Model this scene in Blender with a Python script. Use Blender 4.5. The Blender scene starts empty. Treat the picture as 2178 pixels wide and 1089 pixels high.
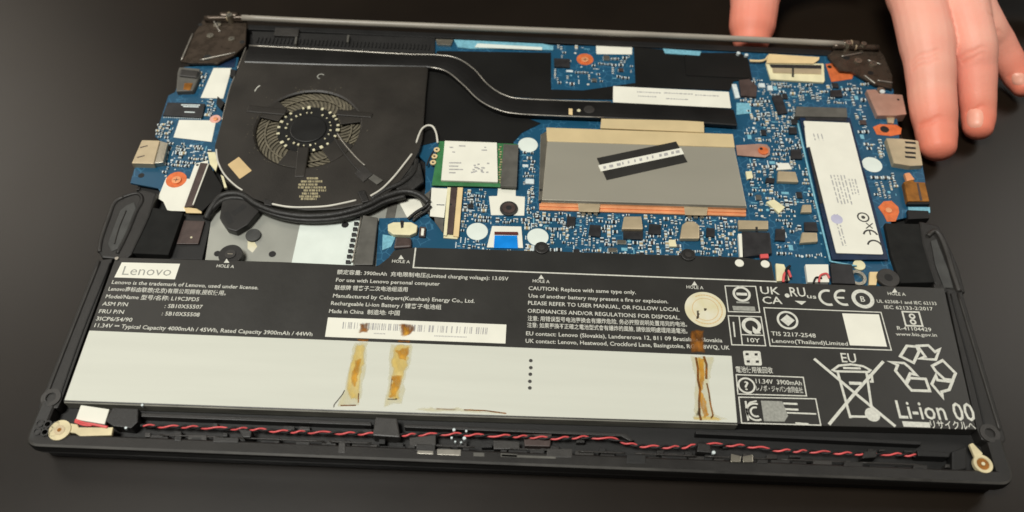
import bpy, bmesh, math, random
from mathutils import Vector, Matrix, Euler
random.seed(7)
scene = bpy.context.scene
col = scene.collection
MM = 0.001
# ------------------------------------------------------------------ camera
CAM_ROT = (0.609163, -0.014461, 0.043888)
CAM_LOC = (176.398, -104.967, 294.315)          # millimetres
FPX, PW, PH = 1731.73, 2178.0, 1089.0
cam_d = bpy.data.cameras.new('camera')
cam_d.sensor_width = 36.0
cam_d.lens = 36.0 * FPX / PW
cam_d.clip_start = 0.01
cam_d.clip_end = 50
cam = bpy.data.objects.new('camera', cam_d)
col.objects.link(cam)
cam.location = [c * MM for c in CAM_LOC]
cam.rotation_euler = Euler(CAM_ROT, 'XYZ')
scene.camera = cam
cam_d.dof.use_dof = True
cam_d.dof.focus_distance = 0.335
cam_d.dof.aperture_fstop = 9.0
# ------------------------------------------------------------------ light
scene.view_settings.view_transform = 'Standard'
scene.view_settings.look = 'None'
scene.view_settings.exposure = 0.0
scene.view_settings.gamma = 1.0
scene.cycles.filter_width = 1.6
world = bpy.data.worlds.new("World")
scene.world = world
world.use_nodes = True
bg = world.node_tree.nodes['Background']
bg.inputs[0].default_value = (1.0, 0.93, 0.84, 1)
bg.inputs[1].default_value = 0.045


def area(name, loc, target, size, size_y, energy, color):
    d = bpy.data.lights.new(name, 'AREA')
    d.shape = 'RECTANGLE'
    d.size, d.size_y = size, size_y
    d.energy = energy
    d.color = color
    o = bpy.data.objects.new(name, d)
    col.objects.link(o)
    o.location = loc
    o.rotation_euler = (Vector(target) - Vector(loc)).to_track_quat('-Z', 'Y').to_euler()
    return o


area('ceiling_lamp', (-0.42, -0.26, 2.0), (0.18, 0.12, 0), 0.6, 0.6, 43.5, (1.0, 0.99, 0.925))
area('window_light', (-1.5, 1.35, 1.5), (0.1, 0.12, 0), 0.8, 0.8, 9.0, (1.0, 0.92, 0.80))
area('side_lamp', (1.2, 0.72, 0.95), (0.36, 0.22, 0), 0.5, 0.5, 3.0, (1.0, 0.96, 0.88))

# ------------------------------------------------------------------ projection: a photo pixel onto the plane at height z (mm)
_R = Euler(CAM_ROT, 'XYZ').to_matrix()
_C = Vector(CAM_LOC)


def P(u, v, z):
    d = _R @ Vector(((u - PW / 2) / FPX, -(v - PH / 2) / FPX, -1))
    t = (z - _C.z) / d.z
    return _C + d * t


def px_mm(p):                                    # pixels per mm at a point (across)
    d = (_R.transposed() @ (Vector(p) - _C))
    return FPX / -d.z


def K(ox, oy, s):
    return lambda *pts: [(ox + x / s, oy + y / s) for x, y in pts]


k1 = K(260, 0, 3.63); k2 = K(440, 80, 2.722); k3 = K(180, 260, 3.404); k4 = K(880, 40, 3.404)
k5 = K(660, 360, 4.188); k6 = K(1120, 230, 3.1115); k7 = K(1280, 40, 4.538)
r1 = K(1500, 0, 3.025); r2 = K(1540, 80, 3.63); r3 = K(1560, 240, 2.722)
r5 = K(0, 820, 3.889); r6 = K(500, 820, 3.63); r7 = K(1050, 820, 3.63); r8 = K(1600, 800, 3.768)
b1 = K(180, 540, 4.188); b2 = K(660, 560, 4.735); b3 = K(1100, 580, 4.735); b4 = K(1530, 590, 4.5375)
b5 = K(1540, 730, 3.889); b6 = K(680, 660, 4.536); b7 = K(1100, 740, 4.5375); m8 = K(780, 380, 5.444)
U = lambda *pts: list(pts)


def T(pts, z):
    return [P(u, v, z) for u, v in pts]


# ------------------------------------------------------------------ materials
def S(r, g, b):
    f = lambda c: (c / 255 / 12.92) if c <= 10 else (((c / 255) + 0.055) / 1.055) ** 2.4
    return (f(r), f(g), f(b))


def mat(name, c, rough=0.5, metal=0.0, var=0.12, scale=60, bump=0.0, bscale=900, spec=0.5, rvar=0.1, c2=None, stretch=None, coat=0.0, sss=0.0):
    m = bpy.data.materials.new(name)
    m.use_nodes = True
    nt = m.node_tree
    b = nt.nodes['Principled BSDF']
    tc = nt.nodes.new('ShaderNodeTexCoord')
    mp = nt.nodes.new('ShaderNodeMapping')
    nt.links.new(tc.outputs['Object'], mp.inputs[0])
    if stretch:
        mp.inputs['Scale'].default_value = stretch
    n = nt.nodes.new('ShaderNodeTexNoise')
    n.inputs['Scale'].default_value = scale
    n.inputs['Detail'].default_value = 6
    nt.links.new(mp.outputs[0], n.inputs['Vector'])
    r = nt.nodes.new('ShaderNodeValToRGB')
    lo = [x * (1 - var) for x in c]
    hi = [min(1, x * (1 + var)) for x in c] if c2 is None else c2
    r.color_ramp.elements[0].position = 0.3
    r.color_ramp.elements[1].position = 0.72
    r.color_ramp.elements[0].color = (*lo, 1)
    r.color_ramp.elements[1].color = (*hi, 1)
    nt.links.new(n.outputs['Fac'], r.inputs[0])
    nt.links.new(r.outputs[0], b.inputs['Base Color'])
    mr = nt.nodes.new('ShaderNodeMapRange')
    mr.inputs[3].default_value = max(0.03, rough - rvar)
    mr.inputs[4].default_value = min(1, rough + rvar)
    nt.links.new(n.outputs['Fac'], mr.inputs[0])
    nt.links.new(mr.outputs[0], b.inputs['Roughness'])
    b.inputs['Metallic'].default_value = metal
    b.inputs['Specular IOR Level'].default_value = spec
    if coat:
        b.inputs['Coat Weight'].default_value = coat
        b.inputs['Coat Roughness'].default_value = 0.25
    if sss:
        b.inputs['Subsurface Weight'].default_value = sss
        b.inputs['Subsurface Radius'].default_value = (0.006, 0.002, 0.001)
        b.inputs['Subsurface Scale'].default_value = 1.0
    if bump:
        n2 = nt.nodes.new('ShaderNodeTexNoise')
        n2.inputs['Scale'].default_value = bscale
        n2.inputs['Detail'].default_value = 4
        nt.links.new(mp.outputs[0], n2.inputs['Vector'])
        bp = nt.nodes.new('ShaderNodeBump')
        bp.inputs['Strength'].default_value = bump
        bp.inputs['Distance'].default_value = 0.0004
        nt.links.new(n2.outputs['Fac'], bp.inputs['Height'])
        nt.links.new(bp.outputs[0], b.inputs['Normal'])
    return m


M = {}
M['table'] = mat('table_laminate', (0.010, 0.0064, 0.0037), 0.36, var=0.35, scale=9, bump=0.02, bscale=300, spec=0.38, rvar=0.05)
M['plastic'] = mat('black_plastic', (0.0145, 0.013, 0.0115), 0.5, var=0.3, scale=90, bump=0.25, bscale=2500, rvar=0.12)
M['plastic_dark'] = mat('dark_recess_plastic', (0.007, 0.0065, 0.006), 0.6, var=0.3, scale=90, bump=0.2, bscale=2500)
M['plastic_outer'] = mat('shaded_outer_shell', (0.006, 0.0055, 0.005), 0.45, var=0.2, scale=60, spec=0.35)  # shade on the front face and lid edge, put into the base colour
M['lip_highlight'] = mat('painted_lip_highlight', (0.045, 0.042, 0.037), 0.45, var=0.6, scale=70)  # line of light along the lip's upper edge, put into the colour
M['plastic_grey'] = mat('grey_black_plastic', (0.034, 0.031, 0.028), 0.45, var=0.3, scale=120, bump=0.25, bscale=2200)
M['bar'] = mat('hinge_bar_plastic', (0.34, 0.31, 0.26), 0.4, var=0.15, scale=40, bump=0.1)
M['foam'] = mat('black_foam', (0.013, 0.013, 0.012), 0.85, var=0.3, scale=200, bump=0.5, bscale=4000, spec=0.25)
M['rubber'] = mat('grey_rubber', (0.05, 0.05, 0.047), 0.6, var=0.3, scale=150, bump=0.3, bscale=2000)
M['mylar'] = mat('black_mylar', (0.006, 0.0057, 0.005), 0.5, var=0.2, scale=30, bump=0.25, bscale=60, spec=0.3)
M['fan'] = mat('fan_black', (0.020, 0.0165, 0.0125), 0.5, var=0.3, scale=55, bump=0.15, bscale=1500)
M['fan_dark'] = mat('fan_hub_black', (0.006, 0.006, 0.0055), 0.45, var=0.3, scale=90)
M['blade'] = mat('dusty_blade', S(102, 95, 78), 0.75, var=0.4, scale=300, bump=0.4, bscale=1800)
M['blade_bed'] = mat('dusty_disc', S(78, 72, 58), 0.8, var=0.5, scale=220)
M['stud'] = mat('pale_stud', S(215, 208, 175), 0.35, var=0.2, scale=500)
M['pipe'] = mat('black_heat_pipe', (0.006, 0.0055, 0.005), 0.4, var=0.25, scale=45, bump=0.1, bscale=800)
M['edge'] = mat('bare_metal_edge', S(170, 165, 155), 0.35, metal=0.7, var=0.2, scale=120)
M['bat'] = mat('battery_black', (0.026, 0.0245, 0.0215), 0.42, var=0.16, scale=40, bump=0.12, bscale=350, rvar=0.08)
M['bat_side'] = mat('battery_side_grey', S(120, 118, 108), 0.55, var=0.3, scale=80, stretch=(1, 1, 4))
M['bat_flap'] = mat('battery_flap', (0.016, 0.0155, 0.0135), 0.48, var=0.2, scale=40)
M['panel'] = mat('pale_cell_film', S(208, 209, 197), 0.42, var=0.025, scale=40, bump=0.25, bscale=30, stretch=(0.25, 4, 1), rvar=0.08)
M['print'] = mat('white_print', S(208, 207, 196), 0.55, var=0.16, scale=900)
M['print_grey'] = mat('grey_print', S(150, 150, 142), 0.55, var=0.2, scale=900)
M['print_dark'] = mat('dark_print', S(60, 58, 55), 0.55, var=0.2, scale=900)
M['white'] = mat('white_sticker', S(232, 230, 216), 0.5, var=0.04, scale=90)
M['white_blue'] = mat('cool_white_film', S(222, 230, 222), 0.45, var=0.05, scale=90)
M['barcode'] = mat('faded_barcode', S(170, 168, 166), 0.5, var=0.2, scale=900)
M['fan_ink'] = mat('faded_fan_ink', S(158, 148, 116), 0.55, var=0.3, scale=900)
M['pcb'] = None
M['pcb_dark'] = mat('dark_blue_board', (0.006, 0.02, 0.055), 0.4, var=0.4, scale=160)
M['pcb_green'] = mat('green_board', S(58, 118, 72), 0.4, var=0.25, scale=200)
M['chip'] = mat('black_chip', (0.022, 0.021, 0.022), 0.42, var=0.3, scale=300)
M['chip_brown'] = mat('brown_chip', S(72, 58, 54), 0.45, var=0.25, scale=300)
M['grey_conn'] = mat('grey_connector', S(88, 86, 80), 0.5, var=0.2, scale=200)
M['metal'] = mat('steel', S(190, 184, 168), 0.32, metal=0.9, var=0.12, scale=90, bump=0.1, bscale=800)
M['metal_warm'] = mat('warm_steel', S(200, 182, 150), 0.42, metal=0.4, var=0.12, scale=120, bump=0.1, bscale=900)
M['metal_rosy'] = mat('rosy_steel', S(196, 156, 138), 0.38, metal=0.4, var=0.15, scale=120)
M['hinge'] = mat('hinge_steel', S(82, 71, 61), 0.28, metal=0.5, var=0.25, scale=260, bump=0.04, bscale=900)
M['shield'] = mat('brushed_shield', S(206, 201, 184), 0.32, metal=0.6, var=0.02, scale=30, rvar=0.03, bump=0.02, bscale=900, stretch=(0.6, 2, 1))
M['shield_tan'] = mat('warm_reflection_step', S(226, 204, 158), 0.5, metal=0.3, var=0.06, scale=80, rvar=0.03)  # warm light mirrored by the bent step, put into the tan colour
M['copper'] = mat('copper', S(246, 166, 116), 0.42, metal=0.3, var=0.15, scale=150)
M['copper_pad'] = mat('orange_screw_pad', S(226, 118, 66), 0.45, metal=0.25, var=0.2, scale=300)
M['pink_pad'] = mat('pink_screw_pad', S(232, 176, 160), 0.5, metal=0.1, var=0.15, scale=300)
M['gold'] = mat('gold_jack', S(160, 104, 40), 0.35, metal=0.5, var=0.35, scale=200)
M['tan_film'] = mat('tan_film', S(226, 200, 150), 0.5, var=0.08, scale=120)
M['tan_rubber'] = mat('tan_tab', S(214, 200, 160), 0.5, var=0.15, scale=200, bump=0.2)
M['cream'] = mat('cream_plastic', S(228, 220, 180), 0.5, var=0.1, scale=200)
M['touch'] = mat('touchpad_steel', S(176, 177, 168), 0.4, metal=0.45, var=0.08, scale=50)
M['smd_tan'] = mat('ceramic_tan', S(176, 158, 122), 0.5, var=0.3, scale=800)
M['smd_white'] = mat('solder_white', S(212, 222, 222), 0.4, var=0.15, scale=800)
M['smd_cyan'] = mat('pale_cyan_pad', S(120, 178, 196), 0.4, var=0.2, scale=800)
M['blue_tape'] = mat('blue_pull_tab', S(0, 132, 222), 0.4, var=0.15, scale=150)
M['brown'] = mat('dark_red_bar', S(92, 32, 24), 0.5, var=0.2, scale=200)
M['wire_red'] = mat('red_wire', S(222, 92, 92), 0.4, var=0.2, scale=200)
M['wire_black'] = mat('black_wire', (0.006, 0.005, 0.005), 0.6, var=0.2, scale=200)
M['wire_white'] = mat('white_wire', S(212, 208, 196), 0.4, var=0.1, scale=200)
M['cable'] = mat('black_cable_sleeve', (0.017, 0.016, 0.0145), 0.5, var=0.4, scale=250, bump=0.5, bscale=1500)
M['stain_y'] = mat('yellow_stain', S(238, 202, 96), 0.4, var=0.2, scale=120, c2=S(232, 210, 140))
M['stain_a'] = mat('amber_stain', S(212, 136, 26), 0.25, var=0.35, scale=140, c2=S(232, 176, 70))
M['stain_b'] = mat('brown_stain', S(112, 66, 20), 0.35, var=0.4, scale=200, c2=S(172, 108, 34))
M['stain_d'] = mat('dark_stain', S(52, 38, 22), 0.35, var=0.4, scale=200)
M['stain_halo'] = mat('faint_yellow_halo', S(222, 212, 166), 0.45, var=0.05, scale=150, c2=S(216, 214, 194))
M['sticker_cream'] = mat('cream_round_sticker', S(218, 208, 164), 0.45, var=0.06, scale=120, c2=S(222, 218, 200))
M['sticker_tan'] = mat('tan_square_sticker', S(208, 180, 132), 0.5, var=0.08, scale=120)
M['purple'] = mat('lilac_dot', S(188, 186, 208), 0.5, var=0.1, scale=120)


def pcb_material():
    m = mat('blue_circuit_board', S(30, 98, 132), 0.4, var=0.4, scale=70, c2=S(26, 76, 108))
    nt = m.node_tree
    b = nt.nodes['Principled BSDF']
    tc = nt.nodes.new('ShaderNodeTexCoord')
    vo = nt.nodes.new('ShaderNodeTexVoronoi')
    vo.feature = 'DISTANCE_TO_EDGE'
    vo.distance = 'EUCLIDEAN'
    vo.inputs['Scale'].default_value = 260
    nt.links.new(tc.outputs['Object'], vo.inputs['Vector'])
    lt = nt.nodes.new('ShaderNodeMath'); lt.operation = 'LESS_THAN'; lt.inputs[1].default_value = 0.035
    nt.links.new(vo.outputs['Distance'], lt.inputs[0])
    n = nt.nodes.new('ShaderNodeTexNoise'); n.inputs['Scale'].default_value = 70
    nt.links.new(tc.outputs['Object'], n.inputs['Vector'])
    g = nt.nodes.new('ShaderNodeMath'); g.operation = 'GREATER_THAN'; g.inputs[1].default_value = 0.5
    nt.links.new(n.outputs['Fac'], g.inputs[0])
    mu = nt.nodes.new('ShaderNodeMath'); mu.operation = 'MULTIPLY'
    nt.links.new(lt.outputs[0], mu.inputs[0]); nt.links.new(g.outputs[0], mu.inputs[1])
    mu2 = nt.nodes.new('ShaderNodeMath'); mu2.operation = 'MULTIPLY'; mu2.inputs[1].default_value = 0.3
    nt.links.new(mu.outputs[0], mu2.inputs[0])
    mx = nt.nodes.new('ShaderNodeMixRGB')
    mx.inputs[2].default_value = (*S(84, 150, 184), 1)
    src = b.inputs['Base Color'].links[0].from_socket
    nt.links.new(mu2.outputs[0], mx.inputs[0])
    nt.links.new(src, mx.inputs[1])
    nt.links.new(mx.outputs[0], b.inputs['Base Color'])
    return m


M['pcb'] = pcb_material()

def translucent(m, lo, hi, scale, stretch):
    nt = m.node_tree
    b = nt.nodes['Principled BSDF']
    at = nt.nodes.new('ShaderNodeAttribute'); at.attribute_name = 'fade'
    tc = nt.nodes.new('ShaderNodeTexCoord')
    mp = nt.nodes.new('ShaderNodeMapping'); mp.inputs['Scale'].default_value = stretch
    n = nt.nodes.new('ShaderNodeTexNoise'); n.inputs['Scale'].default_value = scale; n.inputs['Detail'].default_value = 8
    n.inputs['Roughness'].default_value = 0.7
    nt.links.new(tc.outputs['Object'], mp.inputs[0]); nt.links.new(mp.outputs[0], n.inputs['Vector'])
    r = nt.nodes.new('ShaderNodeMapRange')
    r.inputs[1].default_value = 0.3; r.inputs[2].default_value = 0.7; r.inputs[3].default_value = lo; r.inputs[4].default_value = hi
    nt.links.new(n.outputs['Fac'], r.inputs[0])
    mu = nt.nodes.new('ShaderNodeMath'); mu.operation = 'MULTIPLY'
    nt.links.new(r.outputs[0], mu.inputs[0]); nt.links.new(at.outputs['Fac'], mu.inputs[1])
    nt.links.new(mu.outputs[0], b.inputs['Alpha'])


for nm_, lo_, hi_ in (('stain_y', 0.45, 1.0), ('stain_a', 0.2, 1.2), ('stain_b', 0.3, 1.2), ('stain_d', 0.6, 1.0), ('stain_halo', 0.4, 0.8)):
    translucent(M[nm_], lo_, hi_, 260, (1.6, 0.7, 1))
# ------------------------------------------------------------------ mesh helpers
ORG = {}


def thing(name, label, cat, loc):
    o = bpy.data.objects.new(name, None)
    col.objects.link(o)
    o.location = Vector(loc) * MM
    o.empty_display_size = 0.02
    o['label'] = label
    o['category'] = cat
    ORG[o] = Vector(loc)
    return o


def mk(name, parent, verts, faces, mats, midx=None, smooth=False, bevel=0, label=None, kind=None, seg=2):
    vs = [Vector(v) for v in verts]
    lo = Vector((min(v.x for v in vs), min(v.y for v in vs), min(v.z for v in vs)))
    hi = Vector((max(v.x for v in vs), max(v.y for v in vs), max(v.z for v in vs)))
    c = (lo + hi) / 2
    c.z = lo.z
    me = bpy.data.meshes.new(name)
    me.from_pydata([(v - c) * MM for v in vs], [], faces)
    if not isinstance(mats, (list, tuple)):
        mats = [mats]
    for m in mats:
        me.materials.append(M[m] if isinstance(m, str) else m)
    if midx:
        me.polygons.foreach_set('material_index', midx)
    bm = bmesh.new()
    bm.from_mesh(me)
    bmesh.ops.recalc_face_normals(bm, faces=bm.faces)
    if bevel:
        es = [e for e in bm.edges if len(e.link_faces) == 2 and e.calc_face_angle(0) > 0.5]
        bmesh.ops.bevel(bm, geom=es, offset=bevel * MM, segments=seg, profile=0.6, affect='EDGES', clamp_overlap=True)
    bm.to_mesh(me)
    bm.free()
    if smooth:
        me.polygons.foreach_set('use_smooth', [True] * len(me.polygons))
    o = bpy.data.objects.new(name, me)
    col.objects.link(o)
    if parent is not None:
        o.parent = parent
        o.location = (c - ORG[parent]) * MM
    else:
        o.location = c * MM
    ORG[o] = c
    if label:
        o['label'] = label
    if kind:
        o['kind'] = kind
    return o


def prism_geo(poly, z0, z1, drop=None):
    n = len(poly)
    vs = [(p[0], p[1], z0) for p in poly] + [(p[0], p[1], z1) for p in poly]
    fs = [list(range(n - 1, -1, -1)), list(range(n, 2 * n))]
    for i in range(n):
        j = (i + 1) % n
        fs.append([i, j, n + j, n + i])
    return vs, fs


def slab(name, parent, px, z0, z1, m, bevel=0.15, **kw):
    """a prism whose TOP outline was traced at height z1"""
    poly = T(px, z1)
    v, f = prism_geo(poly, z0, z1)
    return mk(name, parent, v, f, m, bevel=bevel, **kw)


def rrect(px, r, z, n=4):
    """round the corners of a traced polygon (mm radius)"""
    pts = [Vector((p.x, p.y)) for p in T(px, z)]
    out = []
    N = len(pts)
    for i in range(N):
        a, b, c = pts[i - 1], pts[i], pts[(i + 1) % N]
        da, dc = (a - b), (c - b)
        rr = min(r, da.length * 0.45, dc.length * 0.45)
        p0 = b + da.normalized() * rr
        p1 = b + dc.normalized() * rr
        for k in range(n + 1):
            t = k / n
            q = p0 * (1 - t) ** 2 + b * 2 * t * (1 - t) + p1 * t * t
            out.append((q.x, q.y))
    return out


def rslab(name, parent, px, z0, z1, m, r=1.0, bevel=0.15, **kw):
    v, f = prism_geo(rrect(px, r, z1), z0, z1)
    return mk(name, parent, v, f, m, bevel=bevel, **kw)


def film(name, parent, px, z, m, th=0.06, r=0.3, **kw):
    return rslab(name, parent, px, z, z + th, m, r=r, bevel=0, **kw)


def disc_geo(c, r, z0, z1, n=28, ry=None):
    ry = ry or r
    poly = [(c[0] + r * math.cos(2 * math.pi * i / n), c[1] + ry * math.sin(2 * math.pi * i / n)) for i in range(n)]
    return prism_geo(poly, z0, z1)


def disc(name, parent, upx, r, z0, z1, m, bevel=0.0, n=28, **kw):
    c = P(upx[0], upx[1], z1)
    v, f = disc_geo(c, r, z0, z1, n)
    return mk(name, parent, v, f, m, bevel=bevel, **kw)


def ring_geo(c, ro, ri, z0, z1, n=32, a0=0, a1=2 * math.pi):
    full = abs(a1 - a0 - 2 * math.pi) < 1e-6
    k = n if full else n + 1
    vs = []
    for i in range(k):
        a = a0 + (a1 - a0) * i / n
        ca, sa = math.cos(a), math.sin(a)
        vs += [(c[0] + ro * ca, c[1] + ro * sa, z0), (c[0] + ro * ca, c[1] + ro * sa, z1),
               (c[0] + ri * ca, c[1] + ri * sa, z1), (c[0] + ri * ca, c[1] + ri * sa, z0)]
    fs = []
    for i in range(n):
        a, b = 4 * i, 4 * ((i + 1) % k)
        for q in range(4):
            fs.append([a + q, a + (q + 1) % 4, b + (q + 1) % 4, b + q])
    if not full:
        fs.append([0, 1, 2, 3]); e = 4 * (k - 1); fs.append([e + 3, e + 2, e + 1, e])
    return vs, fs


def ring(name, parent, upx, ro, ri, z0, z1, m, n=32, a0=0, a1=2 * math.pi, **kw):
    v, f = ring_geo(P(upx[0], upx[1], z1), ro, ri, z0, z1, n, a0, a1)
    return mk(name, parent, v, f, m, **kw)


def smooth_path(pts, sub=6):
    out = []
    n = len(pts)
    for i in range(n - 1):
        p0, p1, p2, p3 = pts[max(i - 1, 0)], pts[i], pts[i + 1], pts[min(i + 2, n - 1)]
        for k in range(sub):
            t = k / sub
            out.append(0.5 * ((2 * p1) + (p2 - p0) * t + (2 * p0 - 5 * p1 + 4 * p2 - p3) * t * t + (3 * p1 - p0 - 3 * p2 + p3) * t ** 3))
    out.append(pts[-1].copy())
    return out


def tube_geo(pts, rad, n=8, flat=1.0):
    vs, fs = [], []
    up = Vector((0, 0, 1))
    N = len(pts)
    for i, p in enumerate(pts):
        t = (pts[min(i + 1, N - 1)] - pts[max(i - 1, 0)]).normalized()
        s = t.cross(up)
        s = s.normalized() if s.length > 1e-4 else Vector((1, 0, 0))
        w = s.cross(t)
        r = rad[i] if isinstance(rad, list) else rad
        for k in range(n):
            a = 2 * math.pi * k / n
            vs.append(p + s * (r * math.cos(a)) + w * (r * flat * math.sin(a)))
    for i in range(N - 1):
        for k in range(n):
            k2_ = (k + 1) % n
            fs.append([i * n + k, i * n + k2_, (i + 1) * n + k2_, (i + 1) * n + k])
    fs.append(list(range(n - 1, -1, -1)))
    fs.append([(N - 1) * n + k for k in range(n)])
    return vs, fs


def wire(name, parent, pts, r, m, sub=6, n=8, flat=1.0, **kw):
    """pts: (u, v, z)"""
    path = smooth_path([P(*p) for p in pts], sub)
    v, f = tube_geo(path, r, n, flat)
    return mk(name, parent, v, f, m, smooth=True, **kw)


def ribbon_geo(pts, w, z, th, closed=False):
    """mitred flat stroke through xy points"""
    p = [Vector((q[0], q[1])) for q in pts]
    n = len(p)
    L, R_ = [], []
    for i in range(n):
        if closed:
            a, b, c = p[i - 1], p[i], p[(i + 1) % n]
        else:
            a, b, c = p[max(i - 1, 0)], p[i], p[min(i + 1, n - 1)]
        d1 = (b - a).normalized() if (b - a).length > 1e-9 else (c - b).normalized()
        d2 = (c - b).normalized() if (c - b).length > 1e-9 else d1
        n1 = Vector((-d1.y, d1.x)); n2 = Vector((-d2.y, d2.x))
        mtr = (n1 + n2)
        mtr = mtr.normalized() if mtr.length > 1e-4 else n1
        k = w / 2 / max(0.35, mtr.dot(n1))
        L.append(b + mtr * k); R_.append(b - mtr * k)
    vs = []
    for a, b in zip(L, R_):
        vs += [(a.x, a.y, z), (a.x, a.y, z + th), (b.x, b.y, z + th), (b.x, b.y, z)]
    fs = []
    m_ = n if closed else n - 1
    for i in range(m_):
        a, b = 4 * i, 4 * ((i + 1) % n)
        for q in range(4):
            fs.append([a + q, a + (q + 1) % 4, b + (q + 1) % 4, b + q])
    if not closed:
        fs.append([0, 1, 2, 3]); e = 4 * (n - 1); fs.append([e + 3, e + 2, e + 1, e])
    return vs, fs


class Acc:
    """collects several shapes into ONE mesh"""
    def __init__(self):
        self.v, self.f, self.m = [], [], []

    def add(self, geo, mi=0):
        o = len(self.v)
        self.v += [tuple(q) for q in geo[0]]
        self.f += [[i + o for i in q] for q in geo[1]]
        self.m += [mi] * len(geo[1])
        return self

    def build(self, name, parent, mats, **kw):
        return mk(name, parent, self.v, self.f, mats, midx=self.m, **kw)


def box_geo(c, sx, sy, z0, z1, rot=0.0):
    ca, sa = math.cos(rot), math.sin(rot)
    poly = [(c[0] + x * ca - y * sa, c[1] + x * sa + y * ca) for x, y in ((-sx / 2, -sy / 2), (sx / 2, -sy / 2), (sx / 2, sy / 2), (-sx / 2, sy / 2))]
    return prism_geo(poly, z0, z1)


def text_geo(s, x0, x1, h, z, th=0.02, bold=0.009):
    """lettering from point x0 to x1 (xy, centre line) with capital height h"""
    cu = bpy.data.curves.new('lettering', 'FONT')
    cu.body = s
    cu.resolution_u = 2
    cu.offset = bold
    ob = bpy.data.objects.new('lettering', cu)
    col.objects.link(ob)
    dg = bpy.context.evaluated_depsgraph_get()
    me = bpy.data.meshes.new_from_object(ob.evaluated_get(dg))
    bpy.data.objects.remove(ob)
    bpy.data.curves.remove(cu)
    xs = [v.co.x for v in me.vertices]
    if not xs:
        return [], []
    lo, hi = min(xs), max(xs)
    a = Vector((x0[0], x0[1])); b = Vector((x1[0], x1[1]))
    d = (b - a)
    sx = d.length / (hi - lo)
    ex = d.normalized(); ey = Vector((-ex.y, ex.x))
    sy = h / 0.69
    vs = []
    for v in me.vertices:
        q = a + ex * ((v.co.x - lo) * sx) + ey * ((v.co.y - 0.345) * sy)
        vs.append((q.x, q.y, z))
    fs = [list(p.vertices) for p in me.polygons]
    bpy.data.meshes.remove(me)
    return vs, fs


# ------------------------------------------------------------------ table
def make_table():
    t = thing('table', 'dark brown black table top under the opened laptop', 'table', (178, 260, -25))
    v, f = box_geo((178, 260), 2600, 1900, -25, 0)
    mk('table_top', t, v, f, 'table', bevel=2)


make_table()

# ------------------------------------------------------------------ laptop
LAP = thing('laptop', 'black laptop lying upside down with its bottom cover removed and insides showing', 'laptop', (178, 117, 0))
ZR = 13.0
ZB = 9.6          # motherboard top
ZBT = 12.4        # battery top
EPS = 0.035
c_fl, c_fr, c_br, c_bl = [P(*q, ZR) for q in ((45, 950), (2165, 1034), (1875, 100), (428, 33))]


def Q(s, t):
    a = c_fl.lerp(c_fr, s); b = c_bl.lerp(c_br, s)
    q = a.lerp(b, t)
    return (q.x, q.y)


def outline(inset, r, n=6):
    cs = [c_fl, c_fr, c_br, c_bl]
    cen = (c_fl + c_fr + c_br + c_bl) / 4
    pts = []
    for c in cs:
        pts.append(Vector((c.x + (inset if c.x < cen.x else -inset), c.y + (inset if c.y < cen.y else -inset))))
    out = []
    for i in range(4):
        a, b, c = pts[i - 1], pts[i], pts[(i + 1) % 4]
        p0 = b + (a - b).normalized() * r; p1 = b + (c - b).normalized() * r
        for k in range(n + 1):
            t = k / n
            q = p0 * (1 - t) ** 2 + b * 2 * t * (1 - t) + p1 * t * t
            out.append((q.x, q.y))
    return out


# lid underneath, tray floor
v, f = prism_geo(outline(1.5, 6), 0.15, 4.6)
mk('lid', LAP, v, f, 'plastic_outer', bevel=0.8, label='closed screen lid lying under the base')
v, f = prism_geo(outline(1.2, 6), 5.2, 7.0)
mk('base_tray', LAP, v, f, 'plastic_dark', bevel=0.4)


def build_front_lip():
    # front wall with a rounded outer face and a flat shelf
    sec = [(1.6, 5.2), (0.5, 6.6), (0.0, 9.0), (0.15, 11.8), (0.5, 12.6), (1.3, 13.0), (5.0, 12.6), (5.6, 12.0), (5.7, 7.0)]   # (inward, z)
    path = []
    # along the front edge with rounded corners and a short return on both sides
    o = outline(0, 6, 8)
    fl = o[0:9]; fr = o[9:18]
    side_l = Vector(Q(0, 0.075)); side_r = Vector(Q(1, 0.075))
    path = [side_l] + [Vector(p) for p in fl] + [Vector(fl[-1]).lerp(Vector(fr[0]), k / 12) for k in range(1, 12)] + [Vector(p) for p in fr] + [side_r]
    N = len(path)
    vs, fs = [], []
    for i, p in enumerate(path):
        t = (path[min(i + 1, N - 1)] - path[max(i - 1, 0)]).normalized()
        inn = Vector((-t.y, t.x))
        for d, z in sec:
            q = p + inn * d
            vs.append((q.x, q.y, z))
    m = len(sec)
    for i in range(N - 1):
        for k in range(m):
            fs.append([i * m + k, i * m + (k + 1) % m, (i + 1) * m + (k + 1) % m, (i + 1) * m + k])
    fs.append(list(range(m))); fs.append([(N - 1) * m + k for k in range(m - 1, -1, -1)])
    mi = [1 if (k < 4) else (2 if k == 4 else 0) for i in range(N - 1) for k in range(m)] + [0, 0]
    return mk('front_lip', LAP, vs, fs, ['plastic', 'plastic_outer', 'lip_highlight'], midx=mi, smooth=False)


LIP = build_front_lip()

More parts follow.
